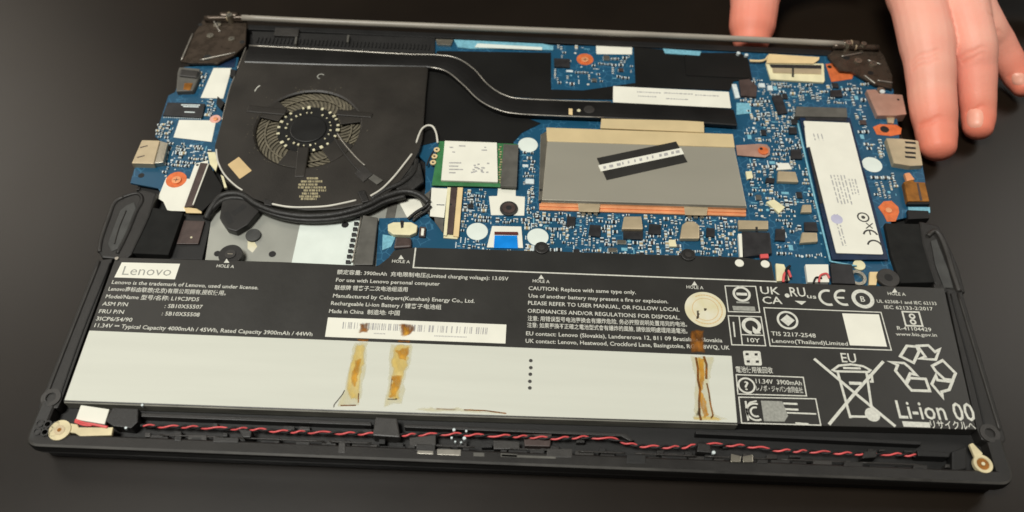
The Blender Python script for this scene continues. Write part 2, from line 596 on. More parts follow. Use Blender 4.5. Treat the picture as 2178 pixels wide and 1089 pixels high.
# side rails beside the battery
RAIL_L = slab('side_rail', LAP, U((206, 553), (240, 549), (131, 850), (122, 868), (80, 868), (92, 838)), 6.8, 12.2, 'plastic', bevel=0.5)
RAIL_R = slab('side_rail', LAP, U((2012, 612), (2046, 618), (2140, 935), (2128, 950), (2088, 935), (2078, 912)), 6.8, 12.2, 'plastic', bevel=0.5)
wire('rail_ridge', RAIL_L, [(212, 556, 12.3), (150, 712, 12.3), (98, 845, 12.3)], 0.5, 'plastic_grey')
wire('rail_ridge', RAIL_L, [(234, 560, 12.2), (176, 705, 12.2), (128, 842, 12.2)], 0.35, 'plastic_dark')
wire('rail_ridge', RAIL_R, [(2038, 625, 12.3), (2086, 785, 12.3), (2126, 915, 12.3)], 0.5, 'plastic_grey')
wire('rail_ridge', RAIL_R, [(2022, 625, 12.2), (2062, 775, 12.2), (2094, 905, 12.2)], 0.35, 'plastic_dark')
for (q, nm) in (((108, 845), RAIL_L), ((2106, 921), RAIL_R)):
    c = P(*q, 12.8)
    a = Acc()
    a.add(ring_geo(c, 3.6, 1.9, 7, 12.8)); a.add(disc_geo(c, 1.9, 7, 9.0), 1)
    a.build('screw_boss', nm, ['plastic_grey', 'plastic_dark'])

# low side walls at the ports, back wall
def side_strip(name, s0, t0, t1, z1, w, sgn):
    p = [Vector(Q(s0, t0)), Vector(Q(s0, t1))]
    poly = [(p[0].x, p[0].y), (p[1].x, p[1].y), (p[1].x + sgn * w, p[1].y), (p[0].x + sgn * w, p[0].y)]
    v, f = prism_geo(poly, 5.2, z1)
    return mk(name, LAP, v, f, 'plastic', bevel=0.3)


side_strip('side_wall', 0.0, 0.52, 0.97, 7.6, 1.5, 1)
side_strip('side_wall', 1.0, 0.55, 0.95, 7.6, 1.5, -1)

# ---- hinge bar and hinge brackets along the back
bar_pts = [(515, 38, 14.2), (700, 47, 14.2), (950, 57, 14.2), (1250, 69, 14.2), (1550, 82, 14.2), (1795, 94, 14.2)]
bp_ = smooth_path([P(*p) for p in bar_pts], 4)
v, f = tube_geo(bp_, 1.5, 12, 1.1)
BAR = mk('hinge_cover', LAP, v, f, 'bar', smooth=True, label='long grey bar along the back edge')
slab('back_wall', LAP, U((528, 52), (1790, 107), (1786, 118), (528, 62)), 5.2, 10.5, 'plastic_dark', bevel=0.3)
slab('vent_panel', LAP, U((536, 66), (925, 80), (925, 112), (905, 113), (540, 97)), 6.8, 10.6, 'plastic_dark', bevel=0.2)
slab('vent_block', LAP, U((586, 58), (636, 60), (634, 77), (582, 75)), 9, 12.0, 'plastic_grey', bevel=0.3)
a = Acc()
for k in range(46):
    u = 548 + k * 8.1
    p = P(u, 84 + 0.042 * (u - 548), 11.2)
    a.add(box_geo(p, 0.5, 4.2, 10.5, 11.2))
a.build('vent_fins', LAP, ['plastic_dark'], kind='stuff')
for q in ((630, 86), (741, 82)):
    slab('vent_clip', LAP, U((q[0] - 2, q[1] - 8), (q[0] + 2, q[1] - 8), (q[0], q[1] + 7), (q[0] - 4, q[1] + 7)), 10, 12.4, 'grey_conn', bevel=0.1)

def hinge(px_plate, knuckle, bumps, holes, shines, label):
    h = slab('hinge_bracket', LAP, px_plate, 10.5, 11.8, 'hinge', bevel=0.3, label=label)
    for (a, b, r) in knuckle:
        wire('hinge_knuckle', h, [a, b], r, 'hinge', n=12)
    for (u, v_, r, z) in bumps:
        q = P(u, v_, z)
        a = Acc()
        a.add(disc_geo(q, r * 1.25, 11.5, z, 20)); a.add(box_geo(q, r * 1.7, 0.3, z, z + 0.03, 0.6), 1); a.add(box_geo(q, 0.3, r * 1.7, z, z + 0.035, 0.6), 1)
        a.build('hinge_screw', h, ['metal', 'plastic_dark'], bevel=0.12)
    for (A_, B_, r) in knuckle:
        a0, b0 = P(*A_), P(*B_)
        d_ = (b0 - a0).normalized()
        for t in (0.5,):
            m_ = a0.lerp(b0, t)
            v, f = tube_geo([m_ - d_ * 0.35, m_ + d_ * 0.35], r * 1.06, 14)
            mk('hinge_collar', h, v, f, 'metal_warm')
    for (u, v_, r) in holes:
        disc('screw_hole', h, (u, v_), r, 11.5, 11.86, 'plastic_dark', n=14)
    for (q0, q1) in shines:
        wire('bracket_shine', h, [q0, q1], 0.45, 'edge', n=6)  # glints on the bracket, built as thin bright rods
    return h


hinge(U((432, 42), (470, 30), (525, 40), (522, 95), (497, 118), (462, 134), (404, 134), (384, 130), (408, 78)),
      [((436, 40, 13.2), (534, 38, 14.2), 1.6), ((470, 34, 14.2), (506, 35, 14.2), 2.1)],
      [(487, 31, 1.3, 16.8), (462, 52, 1.5, 12.6), (447, 75, 1.4, 12.6), (492, 82, 1.3, 12.5)],
      [(441, 122, 2.1), (426, 52, 1.2), (515, 89, 1.3)],
      [((410, 72, 12.2), (386, 128, 12.2)), ((425, 128, 12), (500, 112, 12)), ((455, 45, 13), (468, 68, 12.2))],
      'dark steel hinge bracket at the back left corner')
hinge(U((1790, 92), (1862, 96), (1880, 118), (1898, 160), (1898, 188), (1862, 180), (1840, 168), (1812, 152), (1786, 150), (1760, 118)),
      [((1770, 98, 13.5), (1868, 102, 13.5), 1.6), ((1792, 93, 14.0), (1826, 95, 14.0), 2.1)],
      [(1806, 90, 1.3, 16.6), (1838, 92, 1.1, 16.2), (1858, 134, 1.5, 12.6), (1826, 128, 1.5, 12.6), (1874, 191, 1.6, 12.4)],
      [(1800, 122, 1.8), (1852, 155, 1.4)],
      [((1846, 128, 12.2), (1874, 137, 12.2)), ((1790, 120, 12.2), (1835, 112, 12.2)), ((1866, 171, 12.1), (1898, 176, 12.1)), ((1838, 160, 12), (1862, 178, 12))],
      'tarnished steel hinge bracket at the back right corner')

# ------------------------------------------------------------------ boards
BOARD = slab('motherboard', LAP, U((922, 86), (1180, 96), (1360, 100), (1620, 112), (1750, 116), (1860, 150), (1900, 190), (1918, 330), (1962, 350),
                                   (1968, 385), (1972, 452), (1930, 462), (1895, 470), (1902, 560), (1908, 612), (1640, 604), (1640, 575), (860, 545),
                                   (800, 566), (806, 464), (895, 462), (905, 402), (905, 345), (890, 330), (905, 290), (930, 200)),
             ZB - 1.0, ZB, 'pcb', bevel=0.1, label='dark blue main circuit board crowded with components')
IO = slab('side_board', LAP, U((462, 120), (508, 122), (470, 330), (450, 372), (424, 400), (346, 418), (336, 400), (277, 389), (290, 345), (340, 298),
                               (330, 290), (358, 203), (372, 196), (392, 142), (440, 140)), ZB - 1.0, ZB, 'pcb', bevel=0.1,
          label='small blue board with ports at the left edge')
EXCL = []


def ex(px, z, grow=0):
    EXCL.append([(p.x, p.y) for p in T(px, z)])


def inside(pt, poly):
    x, y = pt
    r = False
    n = len(poly)
    for i in range(n):
        x0, y0 = poly[i]; x1, y1 = poly[i - 1]
        if (y0 > y) != (y1 > y) and x < (x1 - x0) * (y - y0) / (y1 - y0) + x0:
            r = not r
    return r


# black insulating sheets
slab('insulating_sheet', LAP, U((930, 108), (1172, 112), (1172, 190), (1240, 192), (1352, 176), (1354, 212), (1150, 210), (1075, 204), (1030, 175), (990, 135), (925, 118)), ZB, ZB + 0.35, 'mylar', bevel=0.1)
slab('insulating_sheet', LAP, U((893, 310), (908, 150), (950, 152), (1000, 198), (1050, 236), (1120, 250), (1150, 262), (1110, 282), (1092, 302), (1094, 325), (932, 300)), ZB - 0.2, ZB + 0.4, 'mylar', bevel=0.1)
slab('insulating_sheet', LAP, U((1348, 100), (1410, 105), (1490, 112), (1575, 112), (1592, 126), (1600, 168), (1560, 172), (1552, 192), (1352, 184)), ZB + 0.05, ZB + 0.6, 'mylar', bevel=0.1)
slab('insulating_sheet', LAP, U((1456, 116), (1588, 122), (1598, 160), (1590, 166), (1460, 160)), ZB + 0.6, ZB + 0.95, 'mylar', bevel=0.1)
ex(U((925, 106), (1172, 110), (1172, 192), (1354, 178), (1354, 262), (893, 320)), ZB)
ex(U((1346, 104), (1590, 112), (1600, 170), (1556, 240), (1350, 230)), ZB)
film('pale_strip', BOARD, k4((290, 150), (600, 165), (930, 180), (1010, 195), (1010, 226), (700, 215), (410, 215), (320, 205)), ZB + 0.1, 'smd_cyan', th=0.5)
film('pale_strip', BOARD, k4((460, 178), (930, 205), (930, 225), (440, 206)), ZB + 0.7, 'white_blue', th=0.2)
film('white_label', BOARD, k4((1320, 195), (1582, 200), (1580, 258), (1322, 255)), ZB + 0.1, 'white')
slab('metal_clip', BOARD, k4((160, 145), (285, 150), (270, 190), (170, 185)), ZB, ZB + 1.2, 'metal')
slab('edge_bracket', BOARD, U((1410, 103), (1492, 109), (1488, 118), (1415, 113)), ZB + 0.1, ZB + 1.1, 'smd_cyan')
for q in ((1571, 112), (1588, 116)):
    disc('solder_dot', BOARD, q, 1.0, ZB, ZB + 2.0, 'smd_white', bevel=0.3, n=12)
wire('pale_lead', BOARD, [(1594, 128, 11), (1615, 129, 11.2), (1632, 126, 11.4)], 0.4, 'tan_film')
ex(k4((140, 130), (1000, 160), (1010, 260), (140, 240)), ZB)
ex(k4((1310, 190), (1590, 195), (1590, 262), (1310, 262)), ZB)


def screw_pad(parent, q, r, m='copper_pad', hole=True, label=None, z=ZB):
    o = disc('screw_pad', parent, q, r, z, z + 0.12, m, label=label)
    if hole:
        c = P(*q, z + 0.9)
        a = Acc()
        a.add(disc_geo(c, r * 0.45, z + 0.1, z + 0.8, 16)); a.add(box_geo(c, r * 0.5, 0.25, z + 0.8, z + 0.84), 1); a.add(box_geo(c, 0.25, r * 0.48, z + 0.8, z + 0.845), 1)
        a.build('screw', parent, ['copper', 'plastic_dark'])
    EXCL.append([(P(*q, z).x + 1.15 * r * math.cos(i * 0.6), P(*q, z).y + 1.15 * r * math.sin(i * 0.6)) for i in range(11)])
    return o


screw_pad(BOARD, k4((1240, 293))[0], 4.3, label='orange copper ring at the back of the board')
for q in ((1123, 308), (1855, 350), (1015, 492), (1144, 504)):
    o = disc('round_pad', BOARD, q, 4.65, ZB, ZB + 0.2, 'white_blue', bevel=0.06)
    EXCL.append([(P(*q, ZB).x + 5 * math.cos(i * 0.6), P(*q, ZB).y + 5 * math.sin(i * 0.6)) for i in range(11)])

# ------------------------------------------------------------------ fan
FZ = 12.6
fan_px = U((540, 100), (905, 116), (911, 142), (905, 200), (899, 290), (892, 318), (872, 356), (838, 400), (786, 430), (722, 444), (652, 447),
           (582, 437), (522, 415), (482, 386), (461, 342), (456, 312), (470, 262), (488, 190), (505, 146), (523, 104))
fc = P(655, 272, FZ)
HOLE = 24.5


def build_fan():
    poly = [Vector((p.x, p.y)) for p in T(fan_px, FZ)]
    N = 120
    out = []
    for i in range(N):
        a = 2 * math.pi * i / N
        d = Vector((math.cos(a), math.sin(a)))
        best = 0
        for j in range(len(poly)):
            p, q = poly[j - 1] - Vector((fc.x, fc.y)), poly[j] - Vector((fc.x, fc.y))
            e = q - p
            den = d.x * e.y - d.y * e.x
            if abs(den) < 1e-9:
                continue
            t = (p.x * e.y - p.y * e.x) / den
            s = (p.x * d.y - p.y * d.x) / den
            if t > 0 and -1e-6 <= s <= 1 + 1e-6:
                best = max(best, t)
        out.append(Vector((fc.x, fc.y)) + d * best)
    vs, fs = [], []
    for i in range(N):
        a = 2 * math.pi * i / N
        o = out[i]
        inn = Vector((fc.x + HOLE * math.cos(a), fc.y + HOLE * math.sin(a)))
        mid = inn.lerp(o, 0.985)
        lip = Vector((fc.x + (HOLE + 0.9) * math.cos(a), fc.y + (HOLE + 0.9) * math.sin(a)))
        for (q, z) in ((o, 8.2), (o, FZ - 0.25), (mid, FZ), (lip, FZ), (inn, FZ - 0.45), (inn, FZ - 1.0)):
            vs.append((q.x, q.y, z))
    for i in range(N):
        a, b = 6 * i, 6 * ((i + 1) % N)
        for k in range(5):
            fs.append([a + k, a + k + 1, b + k + 1, b + k])
    fan = mk('cooling_fan', LAP, vs, fs, 'fan', label='black cooling fan with dusty blades in a round opening')
    v, f = disc_geo(fc, 30, 8.0, 8.9, 48)
    mk('fan_floor', fan, v, f, 'fan_dark')
    # impeller
    a = Acc()
    a.add(ring_geo(fc, 26.2, 13.5, 9.0, 10.2, 60), 1)
    for k in range(53):
        a0 = 2 * math.pi * k / 53
        pts = []
        for s in range(6):
            t = s / 5
            r = 14.0 + 12 * t
            an = a0 + 0.42 * t * t + 0.12 * t
            pts.append((fc.x + r * math.cos(an), fc.y + r * math.sin(an)))
        a.add(ribbon_geo(pts, 0.9, 9.9, 1.0 - 0.15 * (k % 3)), 0)
    a.add(disc_geo(fc, 14.2, 9.0, 10.6, 40), 2)
    a.build('impeller', fan, ['blade', 'blade_bed', 'fan_dark'])
    a = Acc()
    a.add(ring_geo(fc, 20.6, 19.9, 11.0, 11.35, 48))
    a.build('impeller_ring', fan, ['blade'])
    v, f = disc_geo(fc, 8.6, 10.6, 12.2, 40)
    mk('fan_hub', fan, v, f, 'fan_dark', bevel=0.5)
    v, f = ring_geo(fc, 14.6, 8.6, 10.8, 11.6, 48)
    mk('hub_rim', fan, v, f, 'fan_dark')
    a = Acc()
    for rr, n, sz in ((10.6, 24, 0.65), (14.0, 26, 1.0)):
        for k in range(n):
            an = 2 * math.pi * (k + random.uniform(-.2, .2)) / n
            if random.random() < 0.14:
                continue
            c = (fc.x + rr * math.cos(an), fc.y + rr * math.sin(an))
            s_ = sz * random.uniform(0.65, 1.2)
            a.add(box_geo(c, s_ * 1.6, s_ * 1.3, 11.5, 12.0 + 0.3 * random.random(), an))
    a.build('hub_studs', fan, ['stud'], bevel=0.12)

    def spoke(p0, p1, w0, w1, z0=11.3, z1=12.75):
        A, B = P(*p0, z1), P(*p1, z1)
        d = (B - A); d.z = 0; d.normalize(); n = Vector((-d.y, d.x, 0))
        poly = [A + n * w0 / 2, A - n * w0 / 2, B - n * w1 / 2, B + n * w1 / 2]
        v, f = prism_geo([(p.x, p.y) for p in poly], z0, z1)
        mk('spoke', fan, v, f, 'fan', bevel=0.5)
    for a0, a1 in ((13, 36), (136, 166), (247, 272), (-55, -22)):
        v, f = ring_geo(fc, HOLE + 0.3, 15.2, 11.7, FZ - 0.12, 10, math.radians(a0), math.radians(a1))
        mk('spoke', fan, v, f, 'fan', bevel=0.2)
    spoke((526, 230), (608, 238), 4.6, 4.0, z1=13.0)
    spoke((716, 238), (792, 245), 4.0, 3.2, z1=13.0)
    spoke((645, 312), (637, 376), 5.5, 4.5, z1=12.9)
    for (q, n_) in ((k2((250, 410))[0], 0),):
        pass
    # light scratches and screws
    wire('scratch', fan, [(*k2((278, 312))[0], FZ + .05), (*k2((290, 292))[0], FZ + .05), (*k2((308, 278))[0], FZ + .05)], 0.32, 'print', n=6)
    cc = P(*k2((660, 225))[0], FZ)
    v, f = ring_geo(cc, 1.9, 1.35, FZ, FZ + 0.1, 14, 0.6, 4.6)
    mk('printed_mark', fan, v, f, 'print_grey')
    film('square_sticker', fan, k2((120, 735), (185, 690), (260, 770), (190, 818)), FZ + 0.02, 'sticker_tan', th=0.15)
    # illegible little print lines
    a = Acc()
    rows = [(815, 578, 645), (833, 545, 668), (851, 530, 640), (868, 528, 690), (885, 560, 690), (903, 550, 645), (920, 535, 655), (934, 545, 635)]
    for y, x0, x1 in rows:
        x = x0
        while x < x1:
            w = random.choice((6, 9, 13, 18))
            px = k2((x, y - 6), (min(x + w, x1), y - 6), (min(x + w, x1), y + 6), (x, y + 6))
            g = prism_geo([(p.x, p.y) for p in T(px, FZ)], FZ + 0.01, FZ + 0.05)
            a.add(g)
            x += w + random.choice((2, 3, 6))
    a.build('fan_print', fan, ['fan_ink'])
    # dusty flecks around the opening
    a = Acc()
    for k in range(90):
        an = random.choice((random.uniform(2.6, 4.2), random.uniform(0, 6.28), random.uniform(1.2, 2.0)))
        rr = HOLE + abs(random.gauss(0.6, 2.0))
        c = (fc.x + rr * math.cos(an), fc.y + rr * math.sin(an))
        s_ = random.uniform(0.15, 0.5)
        a.add(box_geo(c, s_, s_ * 0.7, FZ, FZ + 0.15, random.uniform(0, 3)))
    a.build('dust_flecks', fan, ['blade'], kind='stuff')
    # motor lead
    wire('motor_lead', fan, [(*k2((755, 555))[0], 12.4), (*k2((800, 620))[0], 12.9), (*k2((870, 700))[0], 13.0), (*k2((915, 740))[0], 12.9)], 0.45, 'edge', n=6)
    wire('motor_lead', fan, [(*k2((735, 575))[0], 12.2), (*k2((780, 650))[0], 12.8), (*k2((850, 740))[0], 12.9), (*k2((890, 780))[0], 12.8)], 0.35, 'plastic_grey', n=6)
    slab('lead_tape', fan, k2((905, 735), (960, 790), (905, 835), (855, 785)), FZ, FZ + 0.5, 'plastic_grey', bevel=0.15)
    slab('lead_clip', fan, k2((965, 790), (1020, 825), (985, 850), (935, 815)), FZ, FZ + 0.6, 'grey_conn', bevel=0.15)
    # two bright cut edges on the left side of the plate
    wire('bare_edge', fan, [(523, 101, FZ), (505, 146, FZ)], 0.3, 'edge', n=6)
    wire('bare_edge', fan, [(500, 160, FZ), (488, 192, FZ), (472, 255, FZ)], 0.3, 'edge', n=6)
    slab('edge_tab', fan, k1((835, 530), (880, 540), (870, 590), (830, 585)), 11, 12.9, 'plastic_dark', bevel=0.2)
    slab('edge_tab', fan, k1((735, 740), (790, 790), (760, 840), (725, 800)), 11, 12.6, 'plastic_dark', bevel=0.2)
    return fan


FAN = build_fan()

# ------------------------------------------------------------------ heat pipe
top_e = [(530, 97), (700, 106), (860, 115), (930, 117), (972, 124), (1008, 147), (1038, 180), (1075, 203), (1125, 211), (1300, 217), (1450, 224), (1560, 232)]
bot_e = [(520, 132), (700, 138), (880, 141), (915, 143), (950, 152), (986, 181), (1018, 212), (1058, 233), (1112, 243), (1285, 250), (1450, 258), (1568, 266)]
HZ = 12.9


def build_pipe():
    A = smooth_path([P(*q, HZ) for q in top_e], 5)
    B = smooth_path([P(*q, HZ) for q in bot_e], 5)
    vs, fs = [], []
    n = len(A)
    for a, b in zip(A, B):
        for t, z in ((0, HZ - 2.2), (0, HZ - .35), (0.05, HZ), (0.25, HZ + 0.2), (0.5, HZ + 0.28), (0.75, HZ + 0.2), (0.95, HZ), (1, HZ - .35), (1, HZ - 2.2)):
            q = a.lerp(b, t)
            vs.append((q.x, q.y, z))
    for i in range(n - 1):
        for k in range(9):
            fs.append([i * 9 + k, i * 9 + (k + 1) % 9, (i + 1) * 9 + (k + 1) % 9, (i + 1) * 9 + k])
    fs.append(list(range(9))); fs.append([(n - 1) * 9 + k for k in range(8, -1, -1)])
    pipe = mk('heat_pipe', LAP, vs, fs, 'pipe', label='flat black curved pipe running from the fan to the metal shield')
    for e, s0 in ((top_e[0:10], 0), (bot_e[3:10], 0)):
        path = smooth_path([P(*q, HZ - 0.1) for q in e], 5)
        v, f = tube_geo(path, 0.36, 6)
        mk('bare_edge', pipe, v, f, 'edge', smooth=True)
    film('printed_label', pipe, k7((110, 650), (1225, 705), (1248, 862), (108, 805)), HZ + 0.32, 'white', th=0.12)
    a = Acc()
    for (x0, y0, x1) in ((340, 705, 560), (600, 715, 880), (900, 735, 1120), (350, 745, 520), (620, 770, 840)):
        x = x0
        while x < x1:
            w = random.choice((12, 20, 34))
            yy = y0 + (x - x0) * 0.045
            a.add(prism_geo([(p.x, p.y) for p in T(k7((x, yy - 5), (x + w, yy - 4), (x + w, yy + 6), (x, yy + 5)), HZ + .45)], HZ + 0.44, HZ + 0.46))
            x += w + 8
    a.build('label_print', pipe, ['barcode'])
    for q, r in ((k4((1270, 655))[0], 2.6),):
        disc('screw', pipe, q, r, HZ, HZ + 0.5, 'plastic_grey', bevel=0.15)
    disc('solder_dot', pipe, k4((1195, 663))[0], 0.9, HZ, HZ + 0.4, 'stud', n=12)
    slab('brass_tag', pipe, k4((1122, 648), (1150, 650), (1150, 695), (1122, 692)), HZ, HZ + 0.4, 'tan_film')
    return pipe


PIPE = build_pipe()
ex(top_e + bot_e[::-1], ZB)
ex(U((1300, 180), (1560, 192), (1600, 270), (1300, 262)), ZB)

# ------------------------------------------------------------------ heat shield
def build_shield():
    z = 12.2
    sh = slab('heat_shield', LAP, U((1164, 300), (1562, 314), (1588, 438), (1153, 425)), z - 0.7, z, 'shield', bevel=0.25, label='brushed metal shield over the processor with upper step tinted as a warm reflection')
    cn_ = T(U((1166, 302), (1560, 316), (1585, 436), (1156, 424)), z)
    gv, gf = [], []
    NX, NY = 20, 10
    for iy in range(NY + 1):
        for ix in range(NX + 1):
            s_, t_ = ix / NX, iy / NY
            q = cn_[0].lerp(cn_[1], s_).lerp(cn_[3].lerp(cn_[2], s_), t_)
            gv.append((q.x, q.y, z + 0.01 + 0.30 * (1 - (2 * s_ - 1) ** 2) * (1 - (2 * t_ - 1) ** 2) ** 0.7 * 0.5))
    for iy in range(NY):
        for ix in range(NX):
            a_ = iy * (NX + 1) + ix
            gf.append([a_, a_ + 1, a_ + NX + 2, a_ + NX + 1])
    mk('shield_face', sh, gv, gf, 'shield', smooth=True)
    slab('tan_step', sh, U((1162, 271), (1559, 285), (1563, 313), (1164, 300)), z - 0.5, z + 0.25, 'shield_tan', bevel=0.2)
    slab('upper_tab', sh, U((1279, 252), (1497, 257), (1498, 281), (1277, 272)), z - 0.2, z + 0.7, 'shield_tan', bevel=0.2)
    slab('side_flange', sh, k6((92, 175), (135, 150), (135, 230), (112, 600), (80, 610)), z - 2.0, z - 0.35, 'metal', bevel=0.2)
    slab('front_flange', sh, U((1152, 424), (1588, 438), (1588, 443), (1151, 430)), z - 2.0, z - 0.1, 'metal', bevel=0.1)
    for (d0, d1, zz) in ((0, 6, 1.0), (6.5, 13.5, 1.6)):
        slab('copper_strip', sh, U((1147, 432 + d0), (1587, 446 + d0), (1587, 446 + d1), (1147, 432 + d1)), ZB, z - zz, 'copper', bevel=0.25)
    for (x0, x1) in ((1229, 1277), (1455, 1506)):
        y0 = 429 + (x0 - 1147) * 0.0318
        slab('spring_clip', sh, U((x0, y0), (x1, y0 + 1.5), (x1 - 3, y0 + 19), (x0 + 2, y0 + 18)), z - 0.9, z - 0.4, 'metal_warm', bevel=0.2)
        for k in range(3):
            xx = x0 + 8 + k * 13
            slab('clip_tooth', sh, U((xx, y0 + 16), (xx + 8, y0 + 16), (xx + 8, y0 + 25), (xx, y0 + 25)), ZB, z - 1.2, 'metal', bevel=0.1)
    # arm with screw at right
    arm = slab('mount_arm', sh, k6((1385, 245), (1540, 235), (1590, 240), (1612, 265), (1610, 305), (1580, 325), (1395, 310)), ZB + 0.6, ZB + 1.2, 'metal_rosy', bevel=0.2)
    disc('arm_screw', sh, k6((1568, 278))[0], 2.4, ZB + 1.1, ZB + 1.9, 'copper_pad', bevel=0.3)
    disc('arm_hole', sh, k6((1553, 268))[0], 0.8, ZB + 1.1, ZB + 1.95, 'plastic_dark', n=10)
    # black tape with a white printed band
    q = k6((465, 330), (990, 220), (1065, 355), (530, 475))
    slab('black_tape', sh, q, z + 0.02, z + 0.42, 'bat', bevel=0.05, label='black strip of tape with a white stripe, stuck on at a slant')
    film('white_stripe', sh, k6((474, 378), (1022, 263), (1042, 303), (492, 419)), z + 0.43, 'white', th=0.03, r=0.05)
    a = Acc()
    for k in range(13):
        t = (k + random.uniform(.1, .4)) / 13
        x = 500 + 520 * t; y = 396 - 112 * t
        w = random.choice((10, 18, 26))
        a.add(prism_geo([(p.x, p.y) for p in T(k6((x, y - 10), (x + w, y - 14), (x + w + 4, y + 4), (x + 4, y + 8)), z + .47)], z + 0.465, z + 0.475))
    a.build('faded_print', sh, ['barcode'])
    # a few dents / screws on flange
    disc('flange_hole', sh, (1150, 404), 0.7, z - 0.4, z - 0.3, 'plastic_dark', n=10)
    return sh


SHIELD = build_shield()
ex(U((1140, 258), (1575, 270), (1596, 466), (1138, 450)), ZB)
ex(k6((1385, 225), (1620, 225), (1620, 335), (1395, 330)), ZB)

# ------------------------------------------------------------------ wireless card
def build_wifi():
    w = slab('wireless_card', LAP, U((934, 300), (1100, 306), (1098, 398), (918, 394)), 10.6, 11.2, 'pcb_green', bevel=0.1, label='small green wireless card with a white labelled can')
    slab('shield_can', w, U((946, 299), (1057, 303), (1059, 387), (938, 383)), 11.2, 12.4, 'white', bevel=0.2)
    slab('card_connector', w, U((1071, 306), (1103, 308), (1099, 397), (1064, 395)), 11.0, 12.6, 'grey_conn', bevel=0.2)
    a = Acc()
    for k in range(16):
        x = 1000 + random.uniform(0, 40); y = 345 + random.uniform(0, 24)
        a.add(prism_geo([(p.x, p.y) for p in T(U((x, y), (x + 5, y), (x + 5, y + 3), (x, y + 3)), 12.42)], 12.41, 12.42 + 0.001 * k))
    for (x, y, w_) in ((956, 312, 8), (962, 322, 6), (1024, 318, 12), (955, 345, 26), (955, 352, 20), (955, 359, 30), (955, 366, 14), (976, 309, 14), (1030, 312, 4)):
        a.add(prism_geo([(p.x, p.y) for p in T(U((x, y), (x + w_, y + .3), (x + w_, y + 2.8), (x, y + 2.4)), 12.42)], 12.41, 12.43))
    a.build('card_print', w, ['barcode'])
    a = Acc()
    for k in range(15):
        p = P(1063 + random.uniform(-1, 4), 312 + k * 5.4, 11.7)
        a.add(box_geo(p, 0.9, 0.6, 11.2, 11.7))
    a.build('card_components', w, ['smd_tan'], kind='stuff')
    for q in ((929, 318), (924, 332), (921, 345)):
        ring('antenna_socket', w, q, 1.4, 0.6, 11.2, 11.9, 'tan_film', n=16)
    return w


WIFI = build_wifi()
ex(U((880, 290), (1110, 300), (1110, 402), (900, 402)), ZB)

# ------------------------------------------------------------------ SSD
def build_ssd():
    s = slab('solid_state_drive', LAP, U((1700, 246), (1808, 250), (1890, 552), (1770, 552)), 10.7, 11.4, 'pcb_dark', bevel=0.1, label='long narrow storage stick with a pale label')
    rslab('drive_label', s, U((1709, 257), (1807, 261), (1879, 541), (1779, 538)), 11.4, 11.95, 'white', r=0.8, bevel=0.1)
    slab('label_notch', s, r3((412, 85), (425, 90), (450, 195), (425, 200)), 11.4, 11.9, 'white', bevel=0.05)
    slab('drive_socket', BOARD, U((1694, 226), (1801, 229), (1803, 249), (1692, 247)), ZB, 12.4, 'grey_conn', bevel=0.3)
    slab('socket_bar', BOARD, U((1712, 247), (1800, 250), (1801, 257), (1714, 255)), ZB, 11.8, 'chip', bevel=0.15)
    wire('pale_rail', s, [(1697, 263, 11), (1728, 400, 11), (1766, 556, 11)], 0.5, 'smd_cyan', n=6)
    wire('pale_rail', s, [(1766, 556, 11), (1822, 566, 11)], 0.4, 'smd_cyan', n=6)
    slab('flash_chip', s, r3((430, 205), (447, 200), (520, 520), (502, 525)), 11.4, 11.7, 'chip', bevel=0.1)
    z = 11.99
    a = Acc()
    # faint rows of small print, turned a quarter
    random.seed(11)
    base = [Vector((p.x, p.y)) for p in T(U((1718, 270), (1802, 272), (1868, 530), (1790, 528)), z)]
    def bl(s_, t):
        return base[0].lerp(base[1], s_).lerp(base[3].lerp(base[2], s_), t)
    def rows(s0, s1, t0, t1, n):
        for k in range(n):
            ss = s0 + (s1 - s0) * k / max(1, n - 1)
            t = t0
            while t < t1:
                L = random.choice((0.015, 0.03, 0.045))
                p, q = bl(ss, t), bl(ss, min(t + L, t1))
                a.add(ribbon_geo([p, q], 0.55, z, 0.01))
                t += L + 0.012
    rows(0.25, 0.6, 0.42, 0.66, 5)
    rows(0.7, 0.86, 0.45, 0.58, 3)
    rows(0.06, 0.14, 0.74, 0.98, 2)
    rows(0.1, 0.3, 0.06, 0.12, 3)
    a.build('label_print', s, ['barcode'], kind='stuff')
    disc('lilac_dot', s, (1780, 466), 2.6, z - 0.03, z + 0.02, 'purple')
    # marks at the lower right: ring logo, X mark, CE turned a quarter
    v, f = ring_geo(P(1836, 462, z), 2.7, 2.05, z, z + 0.02)
    mk('printed_mark', s, v, f, 'print_dark')
    disc('printed_mark', s, (1836, 462), 0.9, z, z + 0.02, 'print_dark', n=12)
    for (u0, v0, u1, v1) in ((1842, 474, 1856, 486), (1856, 475, 1842, 486)):
        A, B = P(u0, v0, z), P(u1, v1, z)
        v, f = ribbon_geo([A, B], 0.5, z + (0.01 if u0 > 1850 else 0.0), 0.015)
        mk('printed_mark', s, v, f, 'print_dark')
    for (u, v_, e) in ((1852, 501, True), (1861, 523, False)):
        c = P(u, v_, z)
        v, f = ring_geo(c, 3.3, 2.5, z, z + 0.02, 20, math.radians(10), math.radians(170))
        mk('printed_mark', s, [(x, 2 * c.y - y if False else y, zz) for x, y, zz in v], f, 'print_dark')
        if e:
            v, f = ribbon_geo([(c.x, c.y + 0.4), (c.x, c.y + 2.6)], 0.6, z, 0.025)
            mk('printed_mark', s, v, f, 'print_dark')
    random.seed(21)
    return s


SSD = build_ssd()
ex(U((1688, 222), (1806, 222), (1812, 250), (1896, 560), (1765, 566)), ZB)

